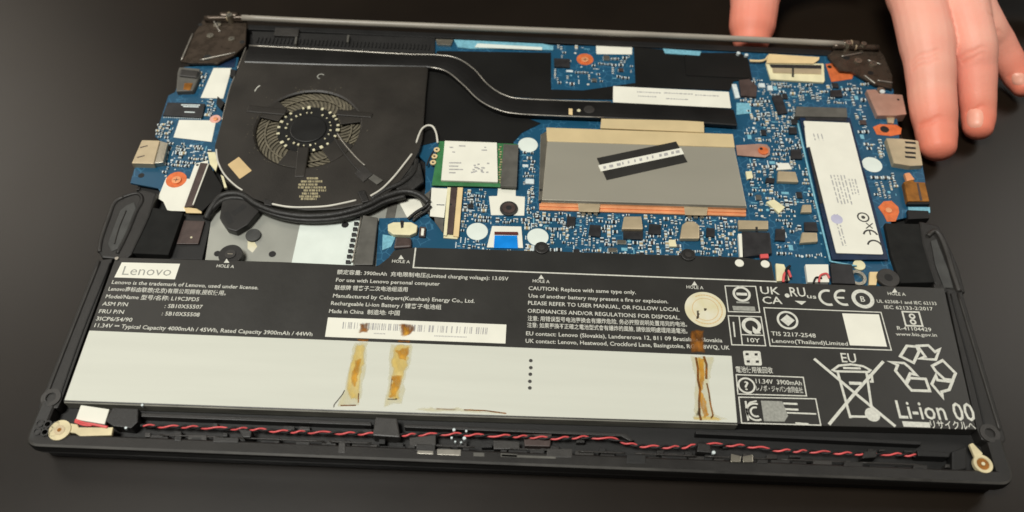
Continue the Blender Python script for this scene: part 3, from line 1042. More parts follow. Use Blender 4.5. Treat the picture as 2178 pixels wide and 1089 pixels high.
# ------------------------------------------------------------------ right side ports
def port(parent, name, top, z1, m, slots=(), label=None, z0=7.2):
    o = slab(name, parent, top, z0, z1, m, bevel=0.3, label=label)
    for q in slots:
        slab('port_slot', parent, q, z1 - 0.2, z1 + 0.04, 'plastic_dark', bevel=0)
    return o


HDMI = port(BOARD, 'video_port', r2((1100, 402), (1170, 398), (1200, 430), (1378, 440), (1410, 590), (1330, 600), (1185, 600)), 12.2, 'metal_rosy', label='rosy metal video port at the right edge')
disc('port_screw', BOARD, r2((1345, 478))[0], 0.6, 12, 12.3, 'plastic_dark', n=10)
disc('solder_dot', BOARD, r2((1225, 412))[0], 1.3, 12, 13.0, 'smd_white', bevel=0.4, n=14)
slab('port_leg', BOARD, r2((1255, 600), (1320, 602), (1310, 660), (1265, 655)), ZB, 10.6, 'metal_warm', bevel=0.1)
PADR = slab('screw_pad', BOARD, r2((1150, 690), (1200, 668), (1330, 672), (1372, 700), (1365, 745), (1290, 760), (1180, 748)), ZB, ZB + 0.2, 'copper_pad', bevel=0.05)
disc('screw_hole', BOARD, r2((1240, 707))[0], 2.1, ZB, ZB + 0.3, 'plastic_dark')
USBR = port(BOARD, 'usb_port', r2((1252, 775), (1372, 780), (1500, 795), (1535, 985), (1440, 990), (1312, 968)), 12.4, 'metal_warm',
            slots=[r2((1395, 800 + d), (1478, 806 + d), (1482, 822 + d), (1402, 816 + d)) for d in (0, 40, 78, 112)], label='tan metal usb port with four slots at the right edge')
ex(r2((1080, 390), (1400, 430), (1420, 600), (1560, 990), (1250, 990), (1230, 770), (1130, 760)), ZB)
JACK = port(BOARD, 'audio_jack', r3((985, 400), (1035, 385), (1050, 400), (1110, 402), (1135, 512), (1008, 512)), 12.0, 'gold', label='amber audio jack at the right edge')
slab('jack_tip', BOARD, r3((990, 350), (1020, 345), (1050, 385), (1005, 395)), ZB, 11.2, 'copper', bevel=0.2)
slab('jack_slot', BOARD, r3((1060, 405), (1072, 405), (1095, 508), (1080, 508)), 11.5, 12.05, 'chip_brown', bevel=0)
slab('jack_end', BOARD, r3((1008, 516), (1136, 516), (1138, 528), (1010, 528)), 8, 11.5, 'plastic_dark', bevel=0.1)
slab('card_end', BOARD, r3((1012, 545), (1138, 545), (1140, 578), (1016, 575)), 8, 10.2, 'smd_cyan', bevel=0.1)
slab('screw_pad', BOARD, r3((838, 545), (870, 512), (915, 508), (955, 545), (960, 575), (940, 628), (890, 630), (870, 590)), ZB, ZB + 0.2, 'copper_pad', bevel=0.05)
disc('screw', BOARD, r3((900, 562))[0], 1.5, ZB, ZB + 0.9, 'copper', bevel=0.3, n=14)
ex(r3((825, 500), (970, 500), (970, 640), (860, 640)), ZB)
ex(r3((960, 330), (1150, 380), (1160, 600), (980, 600)), ZB)
slab('copper_pad', BOARD, r2((785, 205), (850, 195), (880, 240), (1000, 282), (990, 318), (830, 342)), ZB, ZB + 0.2, 'copper_pad', bevel=0.05)
disc('screw_hole', BOARD, r2((815, 225))[0], 1.1, ZB, ZB + 0.3, 'plastic_dark', n=12)
ex(r2((770, 190), (890, 190), (1100, 280), (1000, 345), (820, 350)), ZB)
# display connector
slab('connector_film', BOARD, r2((345, 125), (738, 150), (730, 172), (690, 200), (325, 195)), 11.2, 11.5, 'tan_film', bevel=0.05)
CN = slab('display_connector', BOARD, r2((322, 195), (770, 200), (778, 330), (770, 345), (360, 320)), ZB, 10.8, 'cream', bevel=0.2, label='cream display connector at the back right')
slab('connector_slot', BOARD, r2((350, 205), (752, 212), (752, 240), (365, 232)), 10.7, 10.95, 'chip', bevel=0)
slab('connector_latch', BOARD, r2((372, 234), (752, 242), (752, 280), (380, 270)), 10.7, 11.2, 'metal_warm', bevel=0.1)
slab('latch_gap', BOARD, r2((525, 232), (540, 232), (540, 300), (525, 298)), 10.7, 11.3, 'chip', bevel=0)
wire('connector_arm', BOARD, [(*r2((200, 182))[0], 11.2), (*r2((300, 180))[0], 11.2), (*r2((340, 140))[0], 11.3)], 0.45, 'tan_film', n=6)
ex(r2((190, 110), (780, 120), (790, 360), (320, 350)), ZB)

# ------------------------------------------------------------------ left board pieces
ex(k1((690, 515), (850, 515), (790, 775), (590, 765)), ZB); ex(k1((430, 915), (760, 920), (700, 1100), (380, 1070)), ZB); ex(k1((335, 780), (655, 790), (630, 915), (300, 900)), ZB)
slab('white_tape', IO, k1((705, 525), (845, 525), (780, 760), (605, 755)), ZB + 0.05, ZB + 0.25, 'white', bevel=0.03)
slab('white_tape', IO, k1((440, 925), (725, 930), (690, 1095), (395, 1060)), ZB + 0.05, ZB + 0.25, 'white', bevel=0.03)
CH = slab('card_reader_chip', IO, k1((350, 790), (640, 800), (615, 905), (312, 890)), ZB, ZB + 1.2, 'chip', bevel=0.12)
a = Acc()
for k in range(18):
    for (y0, dy) in ((898, 10),):
        x = 320 + k * 16.5
        a.add(prism_geo([(p.x, p.y) for p in T(k1((x, y0 + k * .7), (x + 8, y0 + k * .7), (x + 6, y0 + dy + k * .7), (x - 2, y0 + dy + k * .7)), ZB + .3)], ZB, ZB + 0.3))
for (x0, y, x1) in ((455, 805, 600), (480, 860, 560), (470, 818, 590)):
    a.add(prism_geo([(p.x, p.y) for p in T(k1((x0, y), (x1, y + 3), (x1, y + 11), (x0, y + 8)), ZB + 1.24)], ZB + 1.21, ZB + 1.24))
a.build('chip_pins', IO, ['smd_white'], kind='stuff')
slab('power_jack', IO, k1((440, 515), (600, 530), (590, 600), (545, 700), (415, 705), (425, 560)), 7.5, 12.0, 'grey_conn', bevel=0.6)
slab('power_jack_shell', IO, k1((450, 530), (590, 545), (578, 600), (440, 585)), 11, 12.8, 'plastic_grey', bevel=0.7)
slab('gold_contact', IO, k1((480, 640), (545, 640), (525, 695), (470, 690)), 11.5, 12.2, 'gold', bevel=0.2)
slab('dark_blue_patch', IO, k1((745, 440), (880, 450), (865, 520), (725, 510)), ZB + 0.02, ZB + 0.2, 'pcb_dark', bevel=0)
disc('screw_pad', IO, k1((718, 918))[0], 2.6, ZB + 0.05, ZB + 0.3, 'pink_pad')
disc('screw', IO, k1((718, 915))[0], 1.1, ZB + 0.3, ZB + 0.9, 'copper', bevel=0.2, n=12)
USBL = port(IO, 'usb_port', k3((415, 128), (545, 132), (500, 300), (340, 296)), 12.6, 'metal_warm', label='tan metal usb port at the left edge')
slab('port_back', IO, k3((547, 132), (605, 150), (570, 290), (502, 298)), 8, 12.2, 'metal', bevel=0.3)
for d in (0, 72):
    slab('port_slot', IO, k3((400 - d * .3, 180 + d), (455 - d * .3, 166 + d), (457 - d * .3, 172 + d), (402 - d * .3, 187 + d)), 12.4, 12.64, 'chip_brown', bevel=0)
disc('board_hole', IO, k3((410, 385))[0], 1.4, ZB, ZB + 0.05, 'plastic_dark', n=14)
slab('white_patch', IO, k3((590, 400), (760, 410), (800, 300), (895, 275), (890, 320), (740, 645), (600, 640), (570, 575), (530, 550)), ZB, ZB + 0.1, 'white', bevel=0.02)
screw_pad(IO, k3((663, 415))[0], 4.6, label='orange copper screw ring on the white patch', z=ZB + 0.12)
slab('ribbon_socket', IO, k3((838, 292), (902, 298), (790, 605), (722, 612)), ZB, 11.0, 'chip_brown', bevel=0.15)
wire('socket_latch', IO, [(*k3((897, 302))[0], 11.1), (*k3((785, 598))[0], 11.1)], 0.4, 'white', n=6)
slab('ribbon_cable', LAP, k3((902, 310), (1000, 470), (985, 510), (850, 645), (790, 610)), 10.6, 11.0, 'mylar', bevel=0.05)
slab('white_latch', IO, k3((890, 215), (945, 215), (965, 300), (950, 355), (905, 300)), ZB, 10.8, 'cream', bevel=0.2)
slab('white_latch', IO, k3((985, 380), (1005, 390), (1030, 470), (1012, 475)), ZB, 10.8, 'cream', bevel=0.1)
slab('pale_film', IO, k3((715, 612), (850, 630), (845, 658), (735, 655)), ZB, 10.2, 'tan_film', bevel=0.03)

# ------------------------------------------------------------------ touchpad plate, cables
TP = slab('touchpad_plate', LAP, U((452, 445), (560, 425), (770, 430), (905, 420), (962, 505), (900, 545), (800, 572), (436, 556)), 7.2, 8.2, 'touch', bevel=0.1, label='silver touchpad plate under the cables')
slab('white_film', TP, U((638, 478), (740, 456), (772, 456), (750, 566), (620, 560)), 8.2, 8.35, 'white_blue', bevel=0.02)
slab('grey_strip', TP, U((826, 432), (846, 430), (838, 470), (818, 472)), 8.2, 8.4, 'grey_conn', bevel=0.02)
slab('white_film', TP, U((848, 428), (905, 420), (945, 500), (900, 520), (870, 470)), 8.2, 8.5, 'white', bevel=0.02)
for q, r in (((462, 539), 1.4), ((579, 540), 1.5), ((734, 478), 1.6)):
    disc('plate_hole', TP, q, r, 8.15, 8.45, 'plastic_dark', n=16)
disc('grey_button', TP, (538, 499), 3.3, 8.2, 9.4, 'rubber', bevel=0.4)
film('yellow_smear', TP, k3((1180, 860), (1220, 850), (1250, 900), (1215, 945), (1180, 915)), 8.21, 'sticker_cream', th=0.02)
cz = P(490, 541, 12.0)
a = Acc()
a.add(disc_geo(cz, 5.0, 7.2, 12.0, 30)); a.add(disc_geo(cz, 2.2, 12.0, 12.4, 20), 1); a.add(box_geo(cz, 2.2, 0.5, 12.4, 12.45), 2)
a.build('screw_boss', TP, ['plastic', 'plastic_grey', 'metal'], bevel=0.25)
slab('plastic_clip', LAP, k3((1000, 545), (1160, 560), (1265, 640), (1180, 740), (1095, 790), (1030, 770), (975, 690)), 8.2, 11.8, 'plastic', bevel=0.6)
slab('clip_slot', LAP, k3((1060, 650), (1150, 590), (1175, 610), (1080, 680)), 11.7, 11.85, 'plastic_dark', bevel=0)
slab('clip_slot', LAP, k3((1000, 660), (1040, 640), (1080, 720), (1040, 740)), 11.7, 11.85, 'plastic_dark', bevel=0)
slab('touchpad_socket', LAP, k5((470, 408), (602, 430), (556, 850), (392, 850)), 8.3, 11.6, 'grey_conn', bevel=0.3)
a = Acc()
for k in range(9):
    t = k / 8
    x = 435 - 85 * t; y = 430 + 390 * t
    a.add(prism_geo([(p.x, p.y) for p in T(k5((x - 34, y - 12), (x + 5, y - 12), (x + 3, y + 12), (x - 37, y + 12)), 9.6)], 8.4, 9.6))
a.build('socket_teeth', LAP, ['chip'], bevel=0.1)
wire('socket_edge', LAP, [(*k5((455, 430))[0], 10.2), (*k5((375, 830))[0], 10.2)], 0.5, 'edge', n=6)

# cable bundle round the fan
wire('cable_bundle', LAP, [(438, 466, 10), (452, 440, 11), (474, 416, 11.5), (512, 414, 12), (548, 436, 12), (590, 452, 12), (650, 460, 12), (715, 456, 12), (775, 440, 12), (815, 420, 12), (858, 408, 12), (890, 414, 12), (912, 432, 11.5)], 1.5, 'cable', n=12,
     label='thick black cable bundle looping round the fan')
wire('cable_bundle', LAP, [(450, 446, 10.8), (480, 424, 11.2), (520, 424, 11.2), (556, 446, 11.2), (600, 462, 11.2), (655, 469, 11.2), (720, 465, 11.2), (780, 449, 11.2), (820, 430, 11.2), (862, 418, 11.2)], 1.2, 'cable', n=10)
wire('cable_bundle', LAP, [(886, 340, 11), (880, 365, 11.8), (856, 388, 12), (822, 404, 12), (790, 424, 11.8)], 1.3, 'cable', n=10)
wire('cable_bundle', LAP, [(912, 432, 11.5), (905, 440, 11), (885, 452, 10.6), (868, 466, 10.2)], 0.8, 'cable', n=8)
wire('cable_bundle', LAP, [(916, 438, 11.5), (908, 448, 11), (892, 458, 10.6), (878, 470, 10.2)], 0.8, 'cable', n=8)
slab('cable_boot', LAP, U((838, 395), (872, 350), (894, 345), (902, 385), (880, 402), (850, 412)), 9.5, 12.0, 'cable', bevel=0.8)
slab('cable_tie', LAP, k2((870, 890), (915, 880), (940, 945), (900, 955)), 11.5, 13.4, 'plastic', bevel=0.4)
slab('cable_tie', LAP, k2((330, 930), (380, 945), (375, 975), (330, 965)), 11.5, 13.0, 'plastic', bevel=0.3)
# white aerial leads
wire('aerial_lead', LAP, [(460, 318, 12.6), (464, 345, 12.6), (478, 372, 12.6), (500, 394, 12.6), (516, 405, 12.4)], 0.42, 'wire_white')
wire('aerial_lead', LAP, [(579, 434, 12.6), (612, 440, 12.8), (650, 441, 12.8), (700, 438, 12.8), (758, 426, 12.8)], 0.5, 'wire_white')
wire('aerial_lead', LAP, [(788, 417, 13), (812, 402, 13), (838, 376, 13), (862, 346, 13), (876, 328, 12.6)], 0.5, 'wire_white')
wire('aerial_lead', LAP, [(884, 310, 12), (890, 290, 12.6), (898, 274, 13), (910, 267, 13.2), (921, 270, 13.2), (928, 284, 12.8), (931, 304, 12)], 0.5, 'wire_white')
wire('aerial_lead', LAP, [(922, 322, 12.2), (914, 336, 12), (908, 352, 11.4)], 0.4, 'wire_black')

# ------------------------------------------------------------------ lower middle of the main board
slab('ribbon_film', BOARD, k5((1080, 165), (1222, 172), (1192, 432), (1065, 418)), 10.6, 10.8, 'white', bevel=0.02)
slab('ribbon_film', BOARD, k5((1065, 190), (1075, 160), (1060, 420), (1190, 440), (1180, 565), (1110, 470), (1000, 330), (960, 240), (1010, 230)), 10.2, 10.5, 'grey_conn', bevel=0.02)
slab('ribbon_socket', BOARD, k5((1222, 160), (1252, 162), (1215, 590), (1186, 588)), ZB, 11.0, 'cream', bevel=0.1)
slab('ribbon_socket', BOARD, k5((1254, 160), (1310, 162), (1270, 575), (1217, 570)), ZB, 11.2, 'chip_brown', bevel=0.1)
slab('ribbon_socket', BOARD, k5((1312, 160), (1360, 162), (1322, 600), (1272, 595)), ZB, 10.9, 'tan_film', bevel=0.15)
slab('socket_foot', BOARD, k5((1190, 575), (1320, 590), (1310, 620), (1185, 610)), ZB, 10.2, 'cream', bevel=0.1)
disc('ink_dot', BOARD, k5((1250, 313))[0], 0.55, 11.1, 11.25, 'plastic_dark', n=10)
g = text_geo('Molex', *[(P(*q, 10.82).x, P(*q, 10.82).y) for q in k5((1128, 316), (1200, 318))], 0.9, 10.83) if False else None
wire('ink_line', BOARD, [(*k5((1125, 316))[0], 10.85), (*k5((1195, 318))[0], 10.85)], 0.22, 'pcb_dark', n=4)
ex(k5((950, 140), (1370, 150), (1330, 640), (900, 640), (700, 560), (680, 420)), ZB)
# screw island
slab('white_island', BOARD, k5((1672, 170), (1830, 175), (1830, 238), (1912, 245), (1905, 412), (1840, 412), (1775, 408), (1610, 408), (1590, 240), (1665, 238)), ZB, ZB + 0.15, 'white', bevel=0.03)
c = P(*k5((1768, 345))[0], ZB + 1.0)
a = Acc()
a.add(disc_geo(c, 4.0, ZB + .1, ZB + 0.9, 28), 0); a.add(disc_geo(c, 2.9, ZB + .9, ZB + 1.2, 24), 1); a.add(disc_geo(c, 1.3, ZB + 1.2, ZB + 1.25, 16), 2)
a.build('screw', BOARD, ['plastic_grey', 'chip_brown', 'chip'], bevel=0.15)
ex(k5((1580, 150), (1925, 150), (1925, 430), (1580, 430)), ZB)
# blue pull tab connector
slab('tab_socket', BOARD, k5((1620, 505), (1880, 510), (1895, 700), (1572, 695)), ZB, ZB + 0.3, 'white', bevel=0.05)
slab('tab_bar', BOARD, k5((1640, 555), (1850, 557), (1850, 580), (1640, 576)), ZB + 0.3, ZB + 1.0, 'brown', bevel=0.1)
slab('blue_pull_tab', BOARD, k5((1642, 588), (1842, 590), (1850, 704), (1634, 700)), ZB + 0.3, ZB + 0.7, 'blue_tape', bevel=0.05, label='bright blue pull tab at the battery edge')
ex(k5((1560, 490), (1905, 490), (1905, 720), (1560, 720)), ZB)
# fan plug and neighbours
PLUG = slab('fan_plug', BOARD, k5((690, 490), (740, 470), (900, 470), (955, 500), (945, 560), (890, 585), (740, 580), (690, 545)), ZB, 12.0, 'cream', bevel=0.4, label='cream fan plug with black leads')
slab('plug_notch', BOARD, k5((800, 455), (835, 460), (830, 520), (808, 525)), 11.8, 12.05, 'chip', bevel=0)
slab('grey_latch', BOARD, k5((975, 510), (1030, 515), (1020, 600), (965, 595)), ZB, 11.0, 'chip_brown', bevel=0.1)
slab('grey_latch', BOARD, k5((990, 525), (1015, 528), (1008, 590), (985, 588)), 11.0, 11.3, 'white', bevel=0.05)
slab('screw_boss', BOARD, k5((760, 600), (900, 610), (900, 690), (740, 700)), ZB, 11.6, 'chip_brown', bevel=0.8)
slab('teal_patch', BOARD, k5((645, 580), (760, 600), (720, 690), (640, 720)), ZB, ZB + 0.3, 'smd_cyan', bevel=0.05)
ex(k5((600, 440), (1060, 440), (1060, 720), (600, 860)), ZB)

# inductors and chips under the shield
def inductor(px, z1=12.2, dark=True):
    o = slab('inductor', BOARD, px, ZB, z1, 'metal_warm', bevel=0.5)
    ex([(u + (-6 if i in (0, 3) else 6), v_ + (-6 if i < 2 else 16)) for i, (u, v_) in enumerate(px)], z1)
    return o


inductor(k6((645, 715), (760, 715), (772, 800), (630, 798)), 11.9)
slab('inductor_base', BOARD, k6((640, 812), (770, 815), (768, 868), (640, 862)), ZB, 10.6, 'chip', bevel=0.1)
inductor(k6((1030, 770), (1060, 748), (1110, 748), (1145, 775), (1145, 862), (1015, 862)), 12.0)
inductor(r3((258, 335), (360, 340), (378, 400), (255, 395)), 11.6)
inductor(r3((398, 690), (485, 692), (490, 745), (385, 752)), 11.6)
inductor(r3((400, 530), (450, 530), (455, 575), (390, 575)), 11.4)


def chip(px, z1=10.7, m='chip'):
    o = slab('chip', BOARD, px, ZB, z1, m, bevel=0.1)
    ex(px, z1)
    return o


for q in (k6((812, 765), (890, 770), (888, 835), (805, 828)), k6((418, 770), (492, 775), (488, 850), (410, 842)), k6((268, 715), (325, 718), (320, 780), (262, 775)),
          k6((1190, 790), (1245, 795), (1245, 850), (1190, 848)), r2((820, 405), (905, 402), (918, 455), (822, 455)), r2((515, 865), (595, 860), (605, 935), (515, 935)),
          r2((370, 455), (440, 435), (490, 580), (420, 590)), r2((500, 690), (560, 690), (565, 740), (505, 740)), r3((410, 632), (480, 632), (490, 685), (412, 682)),
          r3((245, 670), (300, 672), (300, 740), (240, 738)), k4((1015, 285), (1130, 290), (1130, 350), (1018, 345)), 
          r3((190, 375), (240, 378), (235, 405), (185, 402))):
    chip(q)
chip(k7((1325, 590), (1425, 580), (1500, 650), (1490, 750), (1345, 740)), 11.2, 'chip_brown')
slab('chip_tab', BOARD, k7((1255, 630), (1300, 630), (1335, 760), (1290, 765)), ZB, 10.6, 'smd_white', bevel=0.1)
slab('green_patch', BOARD, k7((1300, 810), (1440, 815), (1440, 910), (1300, 925)), ZB, 9.9, 'smd_cyan', bevel=0.05)
slab('battery_bracket', BOARD, k6((1400, 740), (1600, 745), (1600, 800), (1405, 800)), ZB, 11.6, 'metal_warm', bevel=0.3)
slab('bracket_slot', BOARD, k6((1515, 785), (1530, 785), (1530, 815), (1515, 815)), 11.4, 11.65, 'chip', bevel=0)
slab('socket_wall', BOARD, k6((1400, 830), (1425, 830), (1432, 985), (1412, 985)), ZB, 11.5, 'white', bevel=0.2)
BP = slab('battery_plug', BOARD, k6((1425, 815), (1610, 822), (1625, 960), (1440, 985)), ZB, 11.9, 'chip', bevel=0.3)
ex(k6((1390, 730), (1640, 730), (1650, 1010), (1390, 1010)), ZB)
for q in ((1573, 559), (1628, 561)):
    disc('white_stud', BOARD, q, 1.9, 12.0, 12.75, 'white', bevel=0.3)
slab('yellow_part', BOARD, r3((190, 515), (235, 500), (300, 545), (265, 580)), ZB, 11.0, 'cream', bevel=0.2)
slab('yellow_part', BOARD, k6((1450, 420), (1490, 415), (1500, 460), (1460, 470)), ZB, 10.8, 'cream', bevel=0.2)
slab('pale_part', BOARD, r3((255, 290), (320, 290), (340, 325), (250, 330)), ZB, 10.6, 'white', bevel=0.2)
slab('yellow_part', BOARD, k6((940, 870), (985, 870), (995, 915), (945, 915)), ZB, 10.8, 'cream', bevel=0.2)
# connectors with coloured leads by the battery's right end
slab('lead_plug', BOARD, U((1713, 562), (1762, 562), (1764, 600), (1718, 600)), ZB, 11.6, 'white', bevel=0.2)
slab('lead_plug', BOARD, U((1650, 560), (1668, 562), (1680, 596), (1652, 598)), ZB, 11.2, 'cream', bevel=0.2)
wire('red_lead', BOARD, [(1742, 600, 12), (1745, 586, 12.6), (1758, 582, 12.6), (1764, 592, 12)], 0.45, 'wire_red')
wire('red_lead', BOARD, [(1666, 600, 12), (1668, 584, 12.4), (1676, 576, 12), (1682, 590, 12)], 0.6, 'wire_red')
wire('black_lead', BOARD, [(1674, 600, 12), (1672, 576, 12.6), (1680, 566, 12)], 0.6, 'wire_black')
wire('black_lead', BOARD, [(1730, 602, 12), (1736, 590, 12.4), (1748, 592, 12)], 0.4, 'wire_black')
slab('red_part', BOARD, k6((1545, 965), (1600, 962), (1605, 990), (1550, 992)), 11, 12.4, 'wire_red', bevel=0.3)
slab('black_post', BOARD, U((1766, 560), (1812, 562), (1820, 604), (1770, 602)), ZB, 11.4, 'chip', bevel=0.2)
ring('metal_ring', BOARD, (1824, 590), 3.8, 2.4, ZB, 11.2, 'metal', n=24)
disc('screw', BOARD, (1828, 563), 2.6, ZB, 10.6, 'cream', bevel=0.3)
slab('copper_leaf', BOARD, U((1850, 578), (1868, 578), (1864, 606), (1848, 606)), ZB, 11.0, 'tan_film', bevel=0.1)
disc('screw', BOARD, (1890, 590), 4.6, 10.5, 12.2, 'plastic_grey', bevel=0.4)
disc('screw_hole', BOARD, (1890, 590), 1.8, 12.2, 12.24, 'plastic_dark', n=16)
ex(U((1645, 552), (1905, 552), (1912, 612), (1645, 606)), ZB)

# ------------------------------------------------------------------ small components
def scatter(board, region, count, name, ind_max, seed, dens=None):
    random.seed(seed)
    poly = [(p.x, p.y) for p in T(region, ZB)]
    x0, x1 = min(p[0] for p in poly), max(p[0] for p in poly)
    y0, y1 = min(p[1] for p in poly), max(p[1] for p in poly)
    a = Acc()
    occ = set()
    shared = {}
    tries = done = ind = 0

    def free(x, y, w, h):
        cells = [(i, j) for i in range(int((x - w / 2) / 0.45), int((x + w / 2) / 0.45) + 1) for j in range(int((y - h / 2) / 0.45), int((y + h / 2) / 0.45) + 1)]
        if any(c in occ for c in cells):
            return False
        for (px_, py_) in ((x - w / 2, y - h / 2), (x + w / 2, y - h / 2), (x + w / 2, y + h / 2), (x - w / 2, y + h / 2)):
            if not inside((px_, py_), poly):
                return False
            for e in EXCL:
                if inside((px_, py_), e):
                    return False
        occ.update(cells)
        return True
    while done < count and tries < count * 12:
        tries += 1
        x, y = random.uniform(x0, x1), random.uniform(y0, y1)
        rot = random.random() < 0.5
        r = random.random()
        if r < 0.13 and ind < ind_max:
            w = random.choice((2.4, 3.0, 3.8)); h = random.choice((2.2, 2.8, 3.4))
            if free(x, y, w + .4, h + .4):
                mt = random.choice(('chip', 'chip', 'chip', 'chip_brown', 'grey_conn', 'grey_conn', 'metal', 'smd_white'))
                key = (w, h, mt)
                if key not in shared:
                    v, f = box_geo((0, 0), w, h, 0, 0.9)
                    o = mk('chip', board, [(p[0] + x, p[1] + y, p[2] + ZB) for p in v], f, mt, bevel=0.1)
                    shared[key] = o
                else:
                    o = shared[key].copy()
                    col.objects.link(o)
                    o.parent = board
                    o.location = (Vector((x, y, ZB)) - ORG[board]) * MM
                ind += 1; done += 1
                # pins
                for s in (-1, 1):
                    for k in range(4):
                        a.add(box_geo((x + s * (w / 2 + .12), y + (k - 1.5) * h / 4.5), 0.3, 0.28, ZB, ZB + 0.2), 1)
        elif r < 0.66:
            nrow = random.choice((1, 1, 2, 3, 4))
            w, h = random.choice(((1.4, 0.8), (1.8, 1.1), (2.4, 1.5)))
            if rot:
                w, h = h, w
            for k in range(nrow):
                xx = x + (k * (w + 0.35) if not rot else 0); yy = y + (k * (h + 0.35) if rot else 0)
                if free(xx, yy, w, h):
                    z1 = ZB + random.uniform(0.4, 1.1)
                    bm_ = random.choice((2, 3, 3, 3, 4, 6))
                    if rot:
                        a.add(box_geo((xx, yy), w, h * 0.5, ZB, z1), bm_)
                        for s in (-1, 1):
                            a.add(box_geo((xx, yy + s * h * 0.38), w, h * 0.24, ZB, z1 + .01), 1)
                    else:
                        a.add(box_geo((xx, yy), w * 0.5, h, ZB, z1), bm_)
                        for s in (-1, 1):
                            a.add(box_geo((xx + s * w * 0.38, yy), w * 0.24, h, ZB, z1 + .01), 1)
                    done += 1
        elif r < 0.9:
            w, h = random.choice(((2.0, 0.4), (1.2, 0.35), (3.0, 0.4), (0.8, 0.8), (0.6, 0.5)))
            if rot:
                w, h = h, w
            if free(x, y, w, h):
                a.add(box_geo((x, y), w, h, ZB, ZB + 0.03), random.choice((0, 1, 1, 5)))
                done += 1
        elif r < 0.94:
            w, h = random.choice(((2.6, 1.6), (1.8, 2.8), (3.4, 1.4)))
            if free(x, y, w, h):
                a.add(box_geo((x, y), w, h, ZB, ZB + 0.05), random.choice((5, 5, 1)))
                done += 1
        else:
            if free(x, y, 1.2, 1.2):
                a.add(disc_geo((x, y), random.uniform(0.4, 0.8), ZB, ZB + 0.1, 10), random.choice((0, 1, 5)))
                done += 1
    if a.v:
        a.build(name, board, ['print', 'smd_white', 'smd_tan', 'chip', 'chip_brown', 'smd_cyan', 'grey_conn'], kind='stuff')


scatter(BOARD, U((1108, 448), (1640, 462), (1640, 570), (1108, 545)), 330, 'small_components', 26, 3)
scatter(BOARD, U((1570, 165), (1705, 175), (1775, 560), (1640, 556), (1590, 440), (1570, 330)), 310, 'small_components', 26, 4)
scatter(BOARD, U((1700, 172), (1850, 178), (1935, 470), (1890, 470), (1880, 520), (1815, 250), (1700, 235)), 100, 'small_components', 6, 5)
scatter(BOARD, U((985, 395), (1150, 400), (1150, 540), (960, 535)), 150, 'small_components', 6, 6)
scatter(BOARD, U((1092, 300), (1130, 262), (1290, 262), (1150, 440), (1092, 430)), 90, 'small_components', 3, 7)
scatter(BOARD, U((1176, 97), (1350, 103), (1350, 170), (1232, 186), (1176, 187)), 60, 'small_components', 3, 8)
scatter(BOARD, U((890, 305), (940, 300), (930, 400), (900, 400)), 30, 'small_components', 0, 9)
scatter(IO, U((345, 300), (455, 312), (440, 345), (395, 375), (345, 380)), 55, 'small_components', 1, 10)
scatter(IO, U((420, 150), (460, 160), (455, 205), (425, 205)), 24, 'small_components', 0, 12)
scatter(IO, U((330, 260), (375, 258), (365, 300), (330, 296)), 18, 'small_components', 0, 13)
scatter(IO, U((425, 212), (465, 212), (455, 250), (430, 250)), 14, 'small_components', 0, 14)

